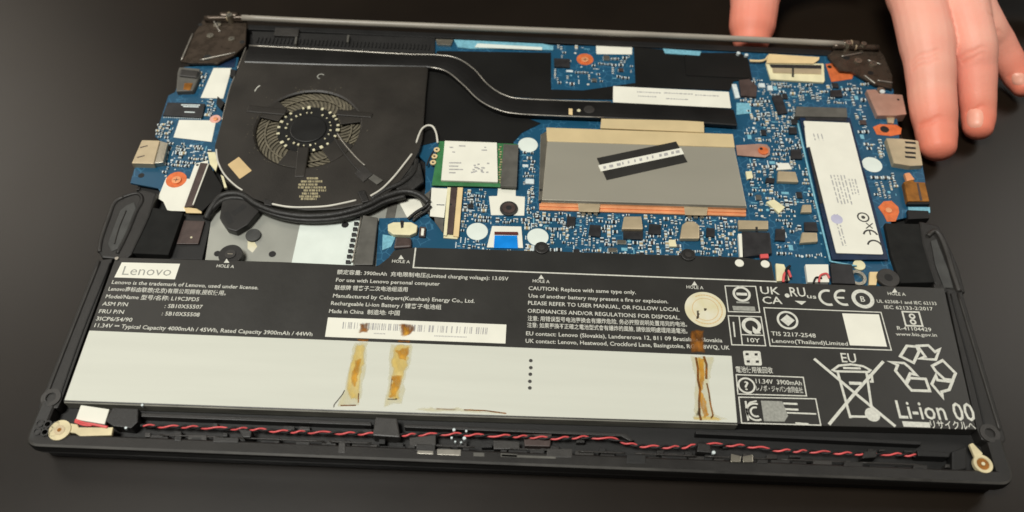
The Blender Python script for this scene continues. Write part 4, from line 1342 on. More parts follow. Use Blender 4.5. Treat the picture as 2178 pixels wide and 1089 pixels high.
# ------------------------------------------------------------------ battery
def build_battery():
    top = U((246, 547), (600, 557), (803, 566), (826, 548), (838, 532), (880, 526), (1200, 535), (1580, 547), (1640, 556), (1650, 601), (2008, 612), (2077, 914), (1568, 901), (900, 880), (134, 853))
    v, f = prism_geo([(p.x, p.y) for p in T(top, ZBT)], 7.4, ZBT)
    B = mk('battery', LAP, v, f, 'bat', bevel=0.3, label='wide flat black battery covered in white print with a pale lower panel')
    z = ZBT + EPS

    def flat(name, px, m, lift=0.0, th=0.02, r=0.05, **kw):
        return film(name, B, px, z + lift, m, th=th, r=r, **kw)
    # pale lower panel, with a step
    rslab('pale_panel', B, U((190, 703), (1556, 757), (1568, 899), (900, 878), (137, 851)), ZBT - 0.2, ZBT + 0.12, 'panel', r=0.3, bevel=0.05, label='blank pale panel along the front of the battery')
    slab('front_edge', B, U((137, 852), (900, 879), (1568, 900), (1569, 904), (900, 884), (136, 857)), 7.5, ZBT - 0.4, 'bat_side', bevel=0.1)
    slab('raised_flap', B, U((886, 529), (1200, 537), (1580, 549), (1636, 557), (1642, 594), (1200, 580), (884, 566)), ZBT, ZBT + 0.03, 'bat_flap', bevel=0)

    def stroke(name, px, w, closed=False, lift=0.0, m='print'):
        v_, f_ = ribbon_geo([(p.x, p.y) for p in T(px, z + lift)], w, z + lift, 0.015, closed)
        o_ = mk(name, B, v_, f_, m)
        if m.startswith('stain'):
            at = o_.data.attributes.new('fade', 'FLOAT', 'POINT')
            at.data.foreach_set('value', [0.8] * len(o_.data.vertices))
        return o_
    stroke('white_line', U((884, 527), (879, 569), (1160, 580), (1652, 599)), 0.6, lift=0.02)

    def txt(s, p0, p1, h, m='print', name='lettering', lift=0.0, bold=0.009):
        zz = z + lift
        v_, f_ = text_geo(s, P(*p0, zz), P(*p1, zz), h, zz, bold=bold)
        if v_:
            return mk(name, B, v_, f_, m)
    # ---- maker's box
    flat('name_box', U((259, 558), (383, 561), (372, 594), (243, 590)), 'white')
    txt('Lenovo', (262, 575), (365, 577), 4.4, 'print_grey', lift=0.04, bold=-0.004)
    L = [('Lenovo is the trademark of Lenovo, used under license.', (245, 250), (1550, 300)),
         ('Lenovo商标由联想(北京)有限公司拥有,授权使用。', (215, 310), (1260, 350)),
         ('Model/Name 型号/名称: L19C3PD5', (190, 377), (1020, 405)),
         ('ASM P/N', (160, 442), (385, 450)), (': SB10X55507', (715, 463), (1050, 472)),
         ('FRU P/N', (130, 510), (350, 517)), (': 5B10X55508', (690, 530), (1025, 541)),
         ('3ICP6/54/90', (105, 575), (425, 587)),
         ('11.34V ⎓ Typical Capacity 4000mAh / 45Wh, Rated Capacity 3900mAh / 44Wh', (90, 635), (2030, 715))]
    for s, p, q in L:
        txt(s, b1(p)[0], b1(q)[0], 1.75)
    for s, p, q in [('额定容量: 3900mAh  充电限制电压(Limited charging voltage): 13.05V', (270, 88), (1995, 155)),
                    ('For use with Lenovo personal computer', (260, 165), (1305, 207)),
                    ('联想牌 锂离子二次电池组适用', (245, 245), (980, 265)),
                    ('Manufactured by Celxpert(Kunshan) Energy Co., Ltd.', (230, 325), (1655, 380)),
                    ('Rechargeable Li-ion Battery / 锂离子电池组', (210, 400), (1320, 443)),
                    ('Made in China  制造地: 中国', (190, 480), (900, 503))]:
        txt(s, b2(p)[0], b2(q)[0], 1.75)
    for s, p, q in [('CAUTION: Replace with same type only.', (115, 155), (1195, 197)),
                    ('Use of another battery may present a fire or explosion.', (115, 230), (1520, 290)),
                    ('PLEASE REFER TO USER MANUAL, OR FOLLOW LOCAL', (110, 302), (1635, 372)),
                    ('ORDINANCES AND/OR REGULATIONS FOR DISPOSAL.', (105, 382), (1640, 452)),
                    ('注意: 用错误型号电池更换会有爆炸危险, 务必按照说明处置用完的电池。', (105, 460), (1710, 522)),
                    ('注意: 如果更換不正確之電池型式會有爆炸的風險, 請依說明處理用過電池。', (100, 527), (1715, 590)),
                    ('EU contact: Lenovo (Slovakia), Landererova 12, 811 09 Bratislava, Slovakia', (90, 610), (2065, 682)),
                    ('UK contact: Lenovo, Heatwood, Crockford Lane, Basingstoke, RG24 8WQ, UK', (85, 685), (2140, 755))]:
        txt(s, b3(p)[0], b3(q)[0], 1.75)
    # hole marks with little triangles
    for (tu, tv), (x0, y0), (x1, y1), s in (((482, 554), (461, 565), (498, 567), 'HOLE A'), ((853, 546), (834, 555), (872, 557), 'HOLE A'),
                                           ((1151, 588), (1133, 597), (1169, 599), 'HOLE A'), ((1477, 602), (1460, 610), (1496, 612), 'HOLE A'),
                                           ((1903, 617), (1888, 624), (1926, 626), 'HOLE A')):
        flat('triangle_mark', U((tu, tv - 4), (tu + 6, tv + 5), (tu - 6, tv + 5)), 'print', r=0.02)
        txt(s, (x0, y0), (x1, y1), 1.5)
    # barcode sticker
    flat('barcode_sticker', b2((178, 545), (1975, 617), (1965, 808), (148, 740)), 'white', th=0.06)
    a = Acc()
    random.seed(5)
    x = 330
    while x < 1790:
        w = random.choice((5, 8, 12, 18))
        y0 = 590 + (x - 330) * 0.04
        a.add(prism_geo([(p.x, p.y) for p in T(b2((x, y0), (x + w, y0), (x + w - 8, y0 + 68), (x - 8, y0 + 68)), z + .08)], z + 0.07, z + 0.08))
        x += w + random.choice((6, 9, 14, 22, 40))
    a.build('barcode', B, ['barcode'])
    a = Acc()
    for (x0, y0, n_) in ((640, 700, 8), (1250, 725, 22)):
        for k in range(n_):
            xx = x0 + k * 15; yy = y0 + k * 0.6
            a.add(prism_geo([(p.x, p.y) for p in T(b2((xx, yy), (xx + 9, yy), (xx + 8, yy + 12), (xx - 1, yy + 12)), z + .08)], z + 0.07, z + 0.08))
    a.build('barcode_digits', B, ['barcode'])
    # five dots on the panel
    for q in ((1129, 767), (1129, 782), (1128, 796), (1127, 811), (1127, 825)):
        disc('printed_dot', B, q, 0.75, ZBT + 0.12, ZBT + 0.16, 'print_dark', n=12)
    # round seal with burn marks
    c = P(1500, 658, z)
    v_, f_ = disc_geo(c, 8.3, z, z + 0.08, 48)
    mk('round_seal', B, v_, f_, 'sticker_cream', label='cream round seal with brown burn marks')
    v_, f_ = ring_geo(c, 5.4, 5.1, z + 0.08, z + 0.1, 40)
    mk('seal_ring', B, v_, f_, 'sticker_tan')
    a = Acc()
    for k in range(26):
        an = -2.2 + k * 0.17
        a.add(box_geo((c.x + 6.8 * math.cos(an), c.y + 6.8 * math.sin(an)), 0.5, 1.0, z + 0.08, z + 0.1, an))
    a.build('seal_print', B, ['sticker_tan'])

    def blob(name, pts, m, lift, wob=0.35, n=4, soft=1.0):
        poly = T(pts, z + lift)
        out = []
        for i in range(len(poly)):
            p, q = poly[i], poly[(i + 1) % len(poly)]
            for k in range(n):
                w = p.lerp(q, k / n)
                out.append((w.x + random.uniform(-wob, wob), w.y + random.uniform(-wob, wob)))
        x0, x1 = min(q[0] for q in out), max(q[0] for q in out)
        y0, y1 = min(q[1] for q in out), max(q[1] for q in out)
        st = 0.4
        nx, ny = int((x1 - x0) / st) + 2, int((y1 - y0) / st) + 2
        ids, vs_, fade = {}, [], []
        for ix in range(nx):
            for iy in range(ny):
                x, y = x0 + ix * st, y0 + iy * st
                if not inside((x, y), out):
                    continue
                best = 9.0
                for k in range(len(out)):
                    ax, ay = out[k - 1]; bx, by = out[k]
                    dx, dy = bx - ax, by - ay
                    t = max(0, min(1, ((x - ax) * dx + (y - ay) * dy) / (dx * dx + dy * dy + 1e-9)))
                    best = min(best, (ax + dx * t - x) ** 2 + (ay + dy * t - y) ** 2)
                ids[ix, iy] = len(vs_)
                vs_.append((x, y, z + lift))
                fade.append(min(1.0, math.sqrt(best) / soft))
        fs_ = [[ids[a_, b_], ids[a_ + 1, b_], ids[a_ + 1, b_ + 1], ids[a_, b_ + 1]] for (a_, b_) in ids
               if (a_ + 1, b_) in ids and (a_ + 1, b_ + 1) in ids and (a_, b_ + 1) in ids]
        if not fs_:
            return
        o_ = mk(name, B, vs_, fs_, m)
        at = o_.data.attributes.new('fade', 'FLOAT', 'POINT')
        at.data.foreach_set('value', fade)
    lp = 0.12 - EPS + 0.02
    blob('burn_mark', b3((1875, 350), (1915, 355), (1910, 392), (1872, 388)), 'stain_d', 0.1, 0.1, soft=0.3)
    blob('burn_mark', b3((1800, 375), (1838, 375), (1840, 430), (1828, 470), (1795, 470), (1800, 420)), 'stain_d', 0.1, 0.2, soft=0.4)
    # three rust coloured streaks
    blob('stain', b6((330, 300), (470, 305), (450, 560), (405, 850), (395, 920), (150, 925), (250, 720), (290, 450)), 'stain_halo', lp, 0.5)
    blob('stain', b6((345, 320), (440, 322), (436, 480), (405, 640), (385, 850), (300, 865), (260, 800), (262, 650), (300, 480)), 'stain_y', lp + .014, 0.5)
    blob('stain', b6((330, 480), (405, 450), (380, 640), (350, 760), (290, 720)), 'stain_a', lp + .03, 0.5)
    blob('stain', b6((385, 118), (485, 115), (470, 222), (365, 222)), 'stain_b', 0.085, 0.35)
    blob('stain', b6((360, 268), (480, 272), (475, 306), (355, 302)), 'stain_b', 0.02, 0.3, soft=0.4)
    blob('stain', b6((690, 318), (905, 325), (880, 520), (840, 640), (810, 900), (620, 935), (640, 700), (660, 520)), 'stain_halo', lp, 0.6)
    blob('stain', b6((730, 322), (870, 326), (868, 460), (830, 600), (790, 760), (770, 860), (655, 860), (675, 700), (700, 600), (690, 480)), 'stain_y', lp + .014, 0.5)
    blob('stain', b6((690, 620), (800, 630), (780, 720), (740, 850), (660, 840), (690, 720)), 'stain_a', lp + .03, 0.5)
    blob('stain', b6((720, 380), (860, 350), (850, 500), (770, 470)), 'stain_a', lp + .03, 0.6)
    blob('stain', b6((650, 848), (770, 846), (768, 868), (648, 868)), 'stain_d', lp + .045, 0.2, soft=0.3)
    blob('stain', b6((680, 650), (705, 660), (690, 770), (672, 780)), 'stain_b', lp + .045, 0.2, soft=0.3)
    blob('stain', b6((755, 130), (900, 128), (930, 190), (880, 240), (770, 250), (775, 170)), 'stain_b', 0.085, 0.4)
    blob('stain', b6((800, 150), (870, 150), (865, 240), (790, 260)), 'stain_a', 0.1, 0.4)
    blob('stain', b6((750, 278), (880, 284), (876, 318), (748, 314)), 'stain_b', 0.02, 0.3, soft=0.4)
    stroke('stain_line', b6((240, 770), (220, 810), (140, 910), (135, 935)), 0.35, lift=lp + .05, m='stain_d')
    stroke('stain_line', b6((200, 918), (350, 916)), 0.5, lift=lp + .05, m='stain_b')
    stroke('stain_line', b6((375, 800), (372, 890)), 0.4, lift=lp + .05, m='stain_b')
    blob('stain', b6((950, 940), (1120, 930), (1330, 935), (1500, 955), (1800, 985), (1780, 1005), (1200, 985), (830, 970)), 'stain_halo', lp, 0.4)
    blob('stain', b6((1110, 938), (1330, 945), (1325, 972), (1115, 965)), 'stain_b', lp + .02, 0.25)
    stroke('stain_line', b6((1390, 960), (1600, 968), (1800, 995)), 0.5, lift=lp + .03, m='stain_b')
    blob('stain', b7((1660, 70), (1900, 80), (1880, 250), (1850, 340), (1920, 640), (2040, 700), (1690, 700), (1700, 560), (1720, 340)), 'stain_halo', lp, 0.5)
    blob('stain', b7((1720, 90), (1820, 90), (1825, 320), (1780, 350), (1740, 300)), 'stain_y', lp + .014, 0.4)
    blob('stain', b7((1745, 95), (1812, 95), (1815, 310), (1790, 420), (1830, 520), (1860, 660), (1790, 690), (1760, 520), (1755, 330)), 'stain_a', lp + .03, 0.3, soft=0.6)
    blob('stain', b7((1700, 660), (1900, 650), (2010, 705), (1700, 705)), 'stain_y', lp + .02, 0.3, soft=0.8)
    stroke('stain_line', b7((1725, 90), (1745, 200), (1745, 310), (1765, 400), (1755, 520), (1760, 640), (1775, 700)), 0.9, lift=lp + .05, m='stain_b')
    stroke('stain_line', b7((1800, 80), (1828, 160), (1825, 300)), 0.9, lift=lp + .05, m='stain_b')
    stroke('stain_line', b7((1830, 340), (1850, 430), (1865, 540), (1890, 650), (1870, 680)), 0.6, lift=lp + .05, m='stain_b')
    blob('stain', b7((1740, 570), (1775, 570), (1775, 660), (1715, 655)), 'stain_d', lp + .065, 0.3)
    blob('stain', b3((1735, 580), (1890, 570), (1900, 820), (1740, 810)), 'stain_b', 0.03, 0.5)
    blob('ink_speck', b7((1875, 275), (1890, 275), (1892, 300), (1874, 298)), 'print_dark', lp + .05, 0.1)
    # ---- right hand symbols
    LW = 0.45

    def box(px, w=LW):
        stroke('frame_line', px, w, True)
    box(b4((55, 82), (350, 87), (390, 337), (88, 330)))
    box(b4((85, 370), (402, 380), (447, 660), (120, 650)))
    stroke('frame_line', b4((190, 374), (222, 652)), LW, lift=0.005)
    stroke('frame_line', b4((216, 552), (428, 560)), LW, lift=0.01)
    box(b4((430, 292), (1560, 337), (1660, 702), (490, 662)))
    box(b5((100, 260), (655, 282), (682, 436), (115, 420)))
    box(b5((122, 446), (758, 460), (800, 678), (146, 660)))

    def ringm(q, ro, ri, a0=0, a1=2 * math.pi, nm='printed_ring'):
        v_, f_ = ring_geo(P(*q, z), ro, ri, z, z + 0.015, 36, a0, a1)
        mk(nm, B, v_, f_, 'print')
    q = b4((215, 160))[0]
    ringm(q, 3.7, 2.7)
    stroke('minus_bar', b4((165, 160), (268, 163)), 1.3)
    stroke('grey_bar', b4((165, 240), (290, 243)), 0.8, m='print_grey')
    flat('grey_bar', b4((125, 275), (340, 282), (350, 325), (135, 318)), 'print_grey')
    stroke('white_bar', b4((135, 430), (150, 575)), 0.6)
    q = b4((310, 468))[0]
    ringm(q, 3.9, 2.5, math.radians(-45), math.radians(265))
    flat('arrow_head', b4((320, 470), (405, 540), (345, 545), (322, 525)), 'print')
    txt('10Y', b4((270, 603))[0], b4((392, 610))[0], 1.9)
    txt('UK', b4((395, 122))[0], b4((580, 130))[0], 3.6)
    txt('CA', b4((415, 218))[0], b4((605, 222))[0], 3.4)
    disc('printed_dot', B, b4((655, 175))[0], 1.0, z, z + 0.015, 'print', n=16)
    txt('RU', b4((680, 138))[0], b4((830, 142))[0], 4.4)
    txt('us', b4((845, 178))[0], b4((935, 186))[0], 2.0)
    flat('triangle_mark', b4((725, 225), (840, 230), (795, 265)), 'print')
    for cx, e in ((1050, False), (1200, True)):
        q = b4((cx, 195))[0]
        ringm(q, 4.0, 2.9, math.radians(70), math.radians(290), 'conformity_mark')
        if e:
            stroke('conformity_mark', b4((cx - 78, 195), (cx + 5, 197)), 0.9, lift=0.006)
    q = b4((1385, 207))[0]
    ringm(q, 4.6, 3.0)
    txt('B', b4((1362, 207))[0], b4((1405, 209))[0], 2.6)
    txt('UL 62368-1 and IEC 62133', b4((1520, 228))[0], b4((2095, 252))[0], 1.5)
    txt('IEC 62133-2:2017', b4((1592, 286))[0], b4((2060, 304))[0], 1.6)
    box(b4((1765, 330), (1925, 335), (1962, 470), (1800, 465)), 0.7)
    q = b4((1860, 375))[0]; ringm(q, 1.3, 0.6)
    q = b4((1870, 430))[0]; ringm(q, 1.3, 0.6)
    txt('R-41104429', b4((1715, 488))[0], b4((2045, 504))[0], 1.7)
    txt('www.bis.gov.in', b4((1702, 545))[0], b4((2098, 556))[0], 1.5)
    q = b4((658, 413))[0]; ringm(q, 4.3, 3.4)
    flat('diamond_mark', b4((590, 410), (652, 358), (728, 415), (665, 470)), 'print')
    txt('TIS 2217-2548', b4((500, 540))[0], b4((930, 562))[0], 1.8)
    txt('Lenovo(Thailand)Limited', b4((508, 610))[0], b4((1240, 640))[0], 1.7)
    flat('blank_square', b4((1185, 347), (1540, 357), (1618, 668), (1260, 655)), 'white')
    # tiled cross symbol and caption
    flat('tile_mark', b5((155, 62), (300, 65), (315, 185), (172, 182)), 'print', r=0.8)
    for (x, y) in ((190, 90), (265, 92), (200, 150), (275, 152)):
        flat('tile_dot', b5((x - 13, y - 9), (x + 13, y - 9), (x + 14, y + 10), (x - 12, y + 10)), 'bat', lift=0.03)
    txt('電池使用後回收', b5((98, 218))[0], b5((402, 226))[0], 2.0)
    q = b5((186, 350))[0]; ringm(q, 3.4, 2.7)
    txt('?', b5((168, 350))[0], b5((205, 352))[0], 3.6)
    txt('11.34V  3900mAh', b5((262, 312))[0], b5((642, 330))[0], 1.9)
    txt('レノボ・ジャパン合同会社', b5((266, 372))[0], b5((652, 390))[0], 1.9)
    stroke('letter_mark', b5((178, 478), (200, 640)), 0.7)
    stroke('letter_mark', b5((180, 535), (215, 490), (270, 478)), 0.6, lift=0.006)
    q = b5((262, 568))[0]
    ringm(q, 3.7, 3.0, math.radians(70), math.radians(300), 'letter_mark'); ringm(q, 2.2, 1.5, math.radians(70), math.radians(300), 'letter_mark')
    flat('grey_text_block', b5((305, 475), (480, 480), (530, 600), (500, 648), (330, 645)), 'print_grey')
    stroke('white_bar', b5((490, 498), (608, 503)), 0.8); stroke('white_bar', b5((500, 545), (615, 550)), 0.8)
    stroke('white_bar', b5((520, 575), (762, 585)), 0.6, lift=.006); stroke('white_bar', b5((590, 660), (700, 668)), 0.6, lift=.006)
    # bin mark
    txt('EU', b5((968, 118))[0], b5((1092, 124))[0], 4.0)
    stroke('bin_line', b5((745, 128), (1080, 410), (1418, 688)), 1.15)
    stroke('bin_line', b5((1318, 150), (1080, 415), (868, 672)), 1.15, lift=0.018)
    stroke('bin_line', b5((938, 232), (1046, 620)), 0.95, lift=0.03)
    stroke('bin_line', b5((1178, 240), (1222, 545)), 0.95, lift=0.03)
    stroke('bin_line', b5((900, 222), (950, 185), (1050, 175), (1150, 190), (1210, 222), (1195, 238), (920, 232)), 0.9, True, lift=0.045)
    stroke('bin_line', b5((985, 205), (1130, 208)), 0.9, lift=0.06)
    stroke('bin_line', b5((1035, 330), (1140, 333)), 1.3, lift=0.045)
    stroke('bin_line', b5((1195, 265), (1222, 270), (1228, 318), (1205, 318)), 0.9, lift=0.045)
    stroke('bin_line', b5((1046, 606), (1190, 608)), 0.9, lift=0.045)
    disc('bin_wheel', B, b5((1228, 590))[0], 2.8, z + 0.06, z + 0.08, 'print', n=24)
    # chasing arrows
    W_ = 1.1
    stroke('recycle_arrow', b5((1512, 22), (1592, 28), (1612, 70), (1568, 162), (1458, 108)), W_, True)
    stroke('recycle_arrow', b5((1600, 22), (1690, 18), (1745, 72), (1782, 52), (1750, 136), (1620, 128), (1665, 112)), W_, True, lift=0.018)
    stroke('recycle_arrow', b5((1378, 155), (1490, 165), (1528, 195), (1590, 262), (1540, 250), (1502, 330), (1418, 228), (1436, 180)), W_, True)
    stroke('recycle_arrow', b5((1535, 288), (1668, 296), (1702, 395), (1552, 390), (1508, 340)), W_, True, lift=0.018)
    stroke('recycle_arrow', b5((1722, 188), (1808, 142), (1915, 248), (1892, 305), (1825, 298), (1750, 230)), W_, True)
    stroke('recycle_arrow', b5((1752, 268), (1718, 338), (1806, 442), (1800, 402), (1862, 385), (1888, 320), (1765, 305)), W_, True, lift=0.018)
    txt('Li-ion 00', b5((1430, 545))[0], b5((2068, 570))[0], 7.2)
    flat('white_bar', b5((1472, 645), (1700, 655), (1708, 698), (1486, 690)), 'print')
    txt('リサイクルへ', b5((1708, 672))[0], b5((2078, 686))[0], 2.6)
    # two black hold-down bumps at the upper edge
    for q in ((1152, 526), (1464, 541)):
        disc('hold_down', B, q, 3.1, 10, 13.2, 'plastic', bevel=0.5)
        disc('hold_down_screw', B, q, 1.4, 13.2, 13.4, 'plastic_grey', n=14)
    disc('corner_pin', B, b1((285, 38))[0], 0.8, 12, 12.9, 'edge', n=12)
    return B


BAT = build_battery()
random.seed(33)

# ------------------------------------------------------------------ speakers
SPL = slab('speaker', LAP, U((306, 402), (334, 410), (318, 460), (280, 540), (268, 552), (216, 548), (206, 530), (226, 470), (240, 432), (262, 416)), 7, 12.0, 'plastic', bevel=0.8, label='black speaker box at the left edge')
wire('speaker_gasket', SPL, [(262, 420, 11.9), (244, 432, 11.9), (232, 462, 11.9), (216, 508, 11.9), (212, 536, 11.9)], 0.9, 'plastic_grey', n=10)
wire('speaker_gasket', SPL, [(262, 420, 11.8), (292, 412, 11.8), (303, 426, 11.8), (290, 452, 11.8), (272, 496, 11.8), (250, 540, 11.8)], 0.9, 'plastic', n=10)
slab('speaker_membrane', SPL, k3((255, 640), (300, 600), (360, 575), (375, 620), (330, 770), (270, 900), (195, 935), (165, 880), (205, 770)), 11.5, 12.3, 'rubber', bevel=0.5)
wire('membrane_fold', SPL, [(*k3((300, 640))[0], 12.4), (*k3((250, 760))[0], 12.4), (*k3((215, 880))[0], 12.4)], 0.3, 'plastic_grey', n=6)
slab('foam_pad', SPL, U((318, 440), (390, 452), (384, 468), (358, 542), (272, 538), (300, 478)), 7.2, 11.4, 'foam', bevel=0.4)
slab('speaker_tail', SPL, U((386, 456), (450, 458), (442, 500), (430, 552), (358, 550)), 7.0, 8.6, 'plastic_dark', bevel=0.2)
slab('brown_pad', SPL, k3((720, 710), (868, 715), (822, 880), (665, 880)), 8.6, 9.6, 'chip_brown', bevel=0.2)
disc('pale_speck', SPL, k3((772, 833))[0], 0.5, 9.6, 9.8, 'stud', n=8)
SPR = slab('speaker', LAP, U((1955, 470), (1995, 478), (2012, 505), (2040, 570), (2054, 622), (2010, 622), (1988, 602), (1962, 520)), 7, 12.0, 'plastic', bevel=0.8, label='black speaker box at the right edge')
slab('foam_pad', SPR, U((1882, 474), (1955, 476), (1988, 600), (1916, 602), (1895, 540)), 7.2, 11.8, 'foam', bevel=0.5)
wire('speaker_gasket', SPR, [(1974, 502, 12.3), (1986, 492, 12.5), (1998, 500, 12.5), (2012, 532, 12.5), (2028, 585, 12.5), (2040, 620, 12.3)], 1.1, 'plastic_grey', n=10)
slab('speaker_membrane', SPR, U((1980, 512), (1992, 508), (2018, 575), (2028, 612), (2008, 612), (1990, 565)), 11.8, 12.4, 'rubber', bevel=0.4)
slab('speaker_base', SPR, U((1986, 604), (2010, 606), (2012, 618), (1986, 614)), 8, 12.3, 'plastic', bevel=0.3)
slab('corner_block', LAP, U((1930, 446), (1975, 448), (1978, 464), (1932, 466)), 7, 11.2, 'plastic_dark', bevel=0.4)

# ------------------------------------------------------------------ front channel
def front_clutter():
    slab('channel_rib', LAP, U((300, 878), (790, 897), (790, 905), (300, 886)), 7, 10.8, 'plastic', bevel=0.3)
    slab('channel_rib', LAP, U((860, 902), (1330, 921), (1350, 936), (1340, 938), (1322, 928), (860, 909)), 7, 10.6, 'plastic', bevel=0.3)
    slab('channel_rib', LAP, U((1480, 915), (1960, 938), (1960, 946), (1480, 923)), 7, 10.6, 'plastic_dark', bevel=0.3)
    slab('cable_clip', LAP, r5((930, 180), (1145, 190), (1140, 300), (1085, 352), (935, 335), (870, 290)), 7, 12.4, 'plastic', bevel=0.4)
    slab('cable_clip', LAP, r6((1085, 240), (1250, 250), (1275, 400), (1060, 385)), 7, 12.9, 'plastic_grey', bevel=0.5)
    slab('cable_clip', LAP, r8((900, 600), (1000, 590), (1000, 650), (880, 660)), 7, 12.5, 'plastic', bevel=0.4)
    slab('cable_clip', LAP, r6((20, 330), (130, 345), (120, 400), (60, 400)), 7, 12.4, 'plastic', bevel=0.4)
    slab('cable_clip', LAP, r7((1580, 440), (1670, 450), (1680, 520), (1570, 510)), 7, 12.4, 'plastic', bevel=0.4)
    slab('cable_clip', LAP, r8((1320, 590), (1590, 610), (1580, 650), (1330, 640)), 7, 12.0, 'plastic_dark', bevel=0.4)
    slab('cable_clip', LAP, r8((1600, 600), (1720, 560), (1720, 740), (1600, 770)), 7, 12.0, 'plastic_dark', bevel=0.5)
    # row of snap hooks and ribs between the wire and the lip
    random.seed(44)
    x = 318
    while x < 1960:
        if 985 < x < 1080:
            x += 40
        w = random.choice((14, 22, 30, 40, 54)); h = random.choice((9, 12, 16, 20, 24))
        yc = 933 + (x - 318) * 0.0395 + random.choice((-3, 0, 3))
        z1 = random.choice((9.5, 10.5, 11.6, 12.4, 12.9))
        slab('snap_hook', LAP, U((x, yc - h / 2), (x + w, yc - h / 2 + 1), (x + w - 1, yc + h / 2), (x - 2, yc + h / 2 - 1)), 7, z1, random.choice(('plastic', 'plastic', 'plastic_grey', 'plastic_dark')), bevel=0.25)
        if random.random() < 0.4:
            slab('snap_notch', LAP, U((x + w * .2, yc - h * .25), (x + w * .7, yc - h * .25), (x + w * .7, yc + h * .2), (x + w * .2, yc + h * .2)), z1 - 0.5, z1 + 0.05, 'plastic_dark', bevel=0)
        x += w + random.choice((3, 6, 14, 26))
    for (x0, x1) in ((340, 470), (505, 690), (700, 790), (880, 1010), (1085, 1200), (1230, 1330), (1350, 1480), (1500, 1640), (1660, 1800), (1830, 1960)):
        y = lambda u: 924 + (u - 318) * 0.0395
        wire('highlight_line', LAP, [(x0, y(x0), 11.2), (x1, y(x1), 11.2)], 0.3, 'plastic_grey', n=5)  # edge highlights added as thin grey lines
    # light reflections on a clear film strip, built as bright bars
    for q in (r6((1410, 500), (1530, 505), (1530, 530), (1405, 525)), r6((1560, 490), (1745, 495), (1740, 540), (1560, 532)), r6((1840, 515), (1925, 520), (1925, 548), (1840, 545)), r6((2050, 520), (2178, 530), (2178, 555), (2050, 548)), r7((60, 530), (480, 548), (480, 565), (60, 550))):
        slab('reflection_bar', LAP, q, 11.4, 12.95, 'edge' if q[0][0] < 985 else 'grey_conn', bevel=0.1)
    slab('grey_block', LAP, r6((1345, 400), (1550, 380), (1550, 460), (1350, 470)), 7, 11.6, 'plastic_grey', bevel=0.3)
    slab('copper_block', LAP, r7((230, 375), (450, 372), (435, 470), (240, 465)), 7, 10.0, 'chip_brown', bevel=0.3)
    slab('grey_block', LAP, r7((0, 420), (200, 430), (200, 490), (0, 490)), 7, 11.3, 'plastic_grey', bevel=0.3)
    slab('white_glint', LAP, r7((1835, 525), (1910, 545), (1905, 590), (1832, 588)), 12.3, 13.3, 'metal', bevel=0.2)  # pair of white glints built as small bright blocks
    slab('white_glint', LAP, r7((1925, 545), (2000, 530), (2005, 590), (1925, 590)), 12.3, 13.3, 'metal', bevel=0.2)
    for q, r in ((r6((1690, 340))[0], 0.8), (r6((1770, 405))[0], 0.9), (r6((1672, 402))[0], 0.6), (r6((1785, 350))[0], 0.6), (r6((1700, 432))[0], 0.5), (r6((1745, 437))[0], 0.5), (r7((1700, 515))[0], 0.9), (r5((1175, 160))[0], 0.7), (r5((1040, 348))[0], 0.7)):
        disc('bright_pin', LAP, q, r * 0.75, 11, 12.4, 'smd_white', bevel=0.2, n=10)
    # small ribs and clutter in the channel
    for k in range(42):
        x = 320 + k * 41 + random.uniform(-12, 12)
        y = 893 + (x - 300) * 0.0395 + random.choice((0, 20, 26))
        w = random.uniform(8, 26); h = random.uniform(5, 12)
        slab('channel_block', LAP, U((x, y), (x + w, y + 1), (x + w, y + h), (x - 1, y + h)), 7, random.uniform(8.6, 10.6), random.choice(('plastic', 'plastic_dark', 'plastic_grey')), bevel=0.2)
    # honeycomb corner at the left
    for i in range(3):
        for j in range(2):
            q = (84 + i * 17 - j * 6, 900 + j * 17 + i * 2)
            ring('corner_cell', LIP, q, 1.6, 1.0, 12.0, 13.2, 'plastic', n=8)


front_clutter()
# tabs with screw rings
TL = slab('screw_tab', LAP, r5((565, 310), (640, 320), (650, 345), (935, 345), (922, 410), (660, 418), (620, 392), (560, 385)), 11.5, 12.8, 'tan_rubber', bevel=0.25, label='tan screw tab at the front left corner')
c = P(*r5((492, 368))[0], 13.2)
a = Acc(); a.add(disc_geo(c, 3.9, 11.5, 13.2, 30)); a.add(disc_geo(c, 1.9, 13.2, 13.35, 24), 1); a.add(disc_geo(c, 0.8, 13.35, 13.42, 16), 2)
a.build('tab_screw', TL, ['tan_rubber', 'metal_warm', 'gold'], bevel=0.15)
slab('white_tape', TL, r5((668, 160), (905, 195), (865, 320), (625, 280)), 11.0, 12.4, 'white', bevel=0.3)
wire('red_lead', TL, [(*r5((625, 285))[0], 12.9), (*r5((700, 310))[0], 13.1), (*r5((790, 325))[0], 13.1), (*r5((890, 345))[0], 12.9)], 0.5, 'wire_red')
wire('red_lead', TL, [(*r5((620, 300))[0], 12.7), (*r5((690, 325))[0], 12.9), (*r5((760, 330))[0], 13.0)], 0.4, 'wire_red')
TR = slab('screw_tab', LAP, r8((1740, 545), (1768, 535), (1850, 620), (1830, 650), (1790, 660)), 11.5, 12.8, 'tan_rubber', bevel=0.25, label='tan screw tab at the front right corner')
c = P(*r8((1852, 702))[0], 13.1)
a = Acc(); a.add(ring_geo(c, 3.4, 2.3, 11.5, 13.1, 30)); a.add(disc_geo(c, 2.3, 11.5, 12.8, 24), 1); a.add(disc_geo(c, 0.7, 12.8, 13.2, 12), 2)
a.build('tab_screw', TR, ['tan_rubber', 'gold', 'stud'], bevel=0.12)

